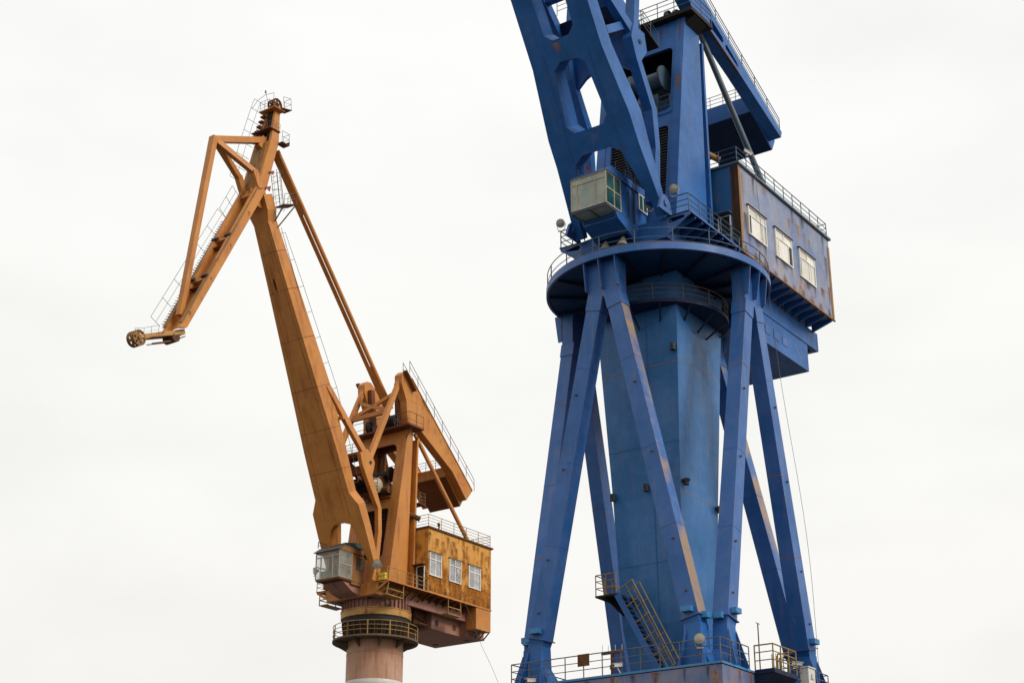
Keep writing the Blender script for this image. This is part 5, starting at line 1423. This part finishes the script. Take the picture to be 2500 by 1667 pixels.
mk('body_window_frame', MB().box(3.28, 4.3, 1.121, 1.16, 36.66, 36.745).box(3.28, 4.3, 1.121, 1.16, 37.755, 37.83).box(3.72, 3.85, 1.121, 1.155, 36.75, 37.75), 'orange_dark', cbo)
mk('cab_sole', MB().box(4.3, 6.4, -1.5, 1.1, 35.5, 35.56), 'rust', cbo)
mk('cab_support', MB().xz([(3.43, 34.55), (4.4, 34.75), (5.7, 35.45), (3.43, 35.49)], -1.35, .95), 'pink', cbo)
mk('support_web', MB().xz([(4.3, 34.7), (5.9, 35.46), (4.3, 35.46)], -.28, -.2), 'pink', cbo)
railing(cbo, [(6.1, -1.7, 38.62), (5.0, -1.7, 38.62)], .55, 'rail_brown', sp=.5, mids=(.5,), r=.04)
mk('tool_box', MB().box(3.0, 3.38, 3.0, 3.75, 35.62, 36.25), 'yellow', dko)

floodlight(XO, (3.5, 2.9, 36.35), (.95, .3, -.15), .42, 'white floodlight at the foot of the orange boom', .3)
floodlight(XO, (6.2, -1.9, 36.15), (.8, -.5, -.2), .33, 'floodlight half hidden behind the left side of the orange cab', .1)
hang('hanging_cable', XO, [(-4.6, 4.25, 41.6), (-6.5, 4.27, 37.3)] + catmull([(-7.4, 4.3, 35.5), (-9.3, 4.7, 32.0), (-11.4, 5.0, 29.0), (-14.5, 5.4, 23.0), (-22, 6.5, .1)]), .017,
     'thin grey cable sloping down from the orange machinery house')

# --- rust runs and grime on the orange crane
rs = random.Random(5)
for wx0, wx1, wz0, wz1 in wo:
    for x, w_, h_ in ((wx0 - .1, .5, 1.3), (wx1 + .1, .5, 1.5), ((wx0 + wx1) / 2, 1.5, 1.2)):
        stain(ho, (x, 4.1, wz0 - .01), (1, 0, 0), Yn, w_, h_, rs.choice(('stain_gold', 'stain_dark', 'stain_gold')))
for i in range(12):
    stain(ho, (-2.5 - i * .78 + rs.uniform(-.2, .2), 4.1, rs.uniform(40.4, 41.3)), (1, 0, 0), Yn, rs.uniform(.4, .9), rs.uniform(1.0, 2.4), 'stain_gold' if i % 4 else 'stain_dark')
for i in range(13):
    stain(ho, (-2.5 - i * .72, 4.1, 35.62), (1, 0, 0), Yn, rs.uniform(.6, 1.2), rs.uniform(.5, 1.4), 'stain_dark' if i % 3 == 0 else 'stain_gold', down=(0, 0, 1))
for x, z in ((-4.5, 39.9), (-7.4, 39.6), (-7.5, 38.2), (-10.9, 39.5), (-10.6, 37.9), (-11.2, 38.8), (-4.5, 38.0), (-2.25, 40.6)):
    stain(ho, (x, 4.1, z), (1, 0, 0), Yn, rs.uniform(.25, .55), rs.uniform(.6, 1.5), 'stain_dark')
for i in range(16):
    v = rs.uniform(8, 31)
    hw = lerp(1.9, .9, (v - 8) / 24)
    stain(boomo, OMp(rs.uniform(-.8, .8) * hw, v, 0), (0, 1, 0), ON, rs.uniform(.5, 1.2), rs.uniform(3, 7), 'stain_red', down=-OD)
for i in range(14):
    v = 7.5 + i * 1.75
    hw = lerp(1.98, 1.86, (v - 7.3) / 4.3) if v < 11.6 else (lerp(1.86, 1.56, (v - 11.6) / 5.4) if v < 17 else lerp(1.56, .87, (v - 17) / 15.2))
    stain(boomo, OMp(hw + .01, v + 1.2, rs.uniform(.15, .5)), ON, (0, 1, .02), rs.uniform(.5, 1.0), rs.uniform(1.8, 3.6), 'stain_red', down=-OD)
for z, y in ((50.2, 2.2), (48, 2.3), (44, 2.1), (41.5, 2.3)):
    stain(o_, (XFo(z), y, z), (0, 1, 0), (1, 0, .15), .7, rs.uniform(2, 4), 'stain_red')
for x, z in ((.2, 48), (-.6, 45), (.5, 42), (-1.0, 41)):
    stain(o_, (x, 2.75, z), (1, 0, 0), Yn, rs.uniform(.3, .7), rs.uniform(3, 5), 'stain_red')
for i in range(9):
    t = .1 + i * .1
    p = V((-.8, 2.68, 55.3)).lerp(V((-10.0, 2.68, 46.9)), t)
    stain(o_, p, (1, 0, 0), Yn, rs.uniform(.5, .9), rs.uniform(.6, 1.2), 'stain_red')
for i in range(12):
    a = R(10 + i * 11)
    stain(cl, (2.5 * math.cos(a), 2.5 * math.sin(a), rs.uniform(29.5, 31.0)), (-math.sin(a), math.cos(a), 0), (math.cos(a), math.sin(a), 0), .5, rs.uniform(1.5, 4), 'stain_red')
for i in range(7):
    p = jt(.1 + i * .12) + V((0, 1.05, 0)) + jn * rs.uniform(-.1, .3)
    stain(jib, p, (1, 0, 0), Yn, rs.uniform(.3, .6), rs.uniform(.5, 1.0), 'stain_red' if i % 2 else 'stain_dark')
for i in range(8):
    p = jt(.98).lerp(V((17.85, 0, 73.2)), i / 8)
    stain(jib, (p.x + .42 - .04 * i, rs.uniform(-.6, .6), p.z + .3), (0, 1, 0), (1, 0, .2), .4, 1.3, 'stain_dark')
for y, h_ in ((1.7, .9), (2.3, .8), (2.7, .9)):
    stain(dko, (3.42, y, 35.5), (0, 1, 0), Xn, .4, h_, 'stain_ochre')
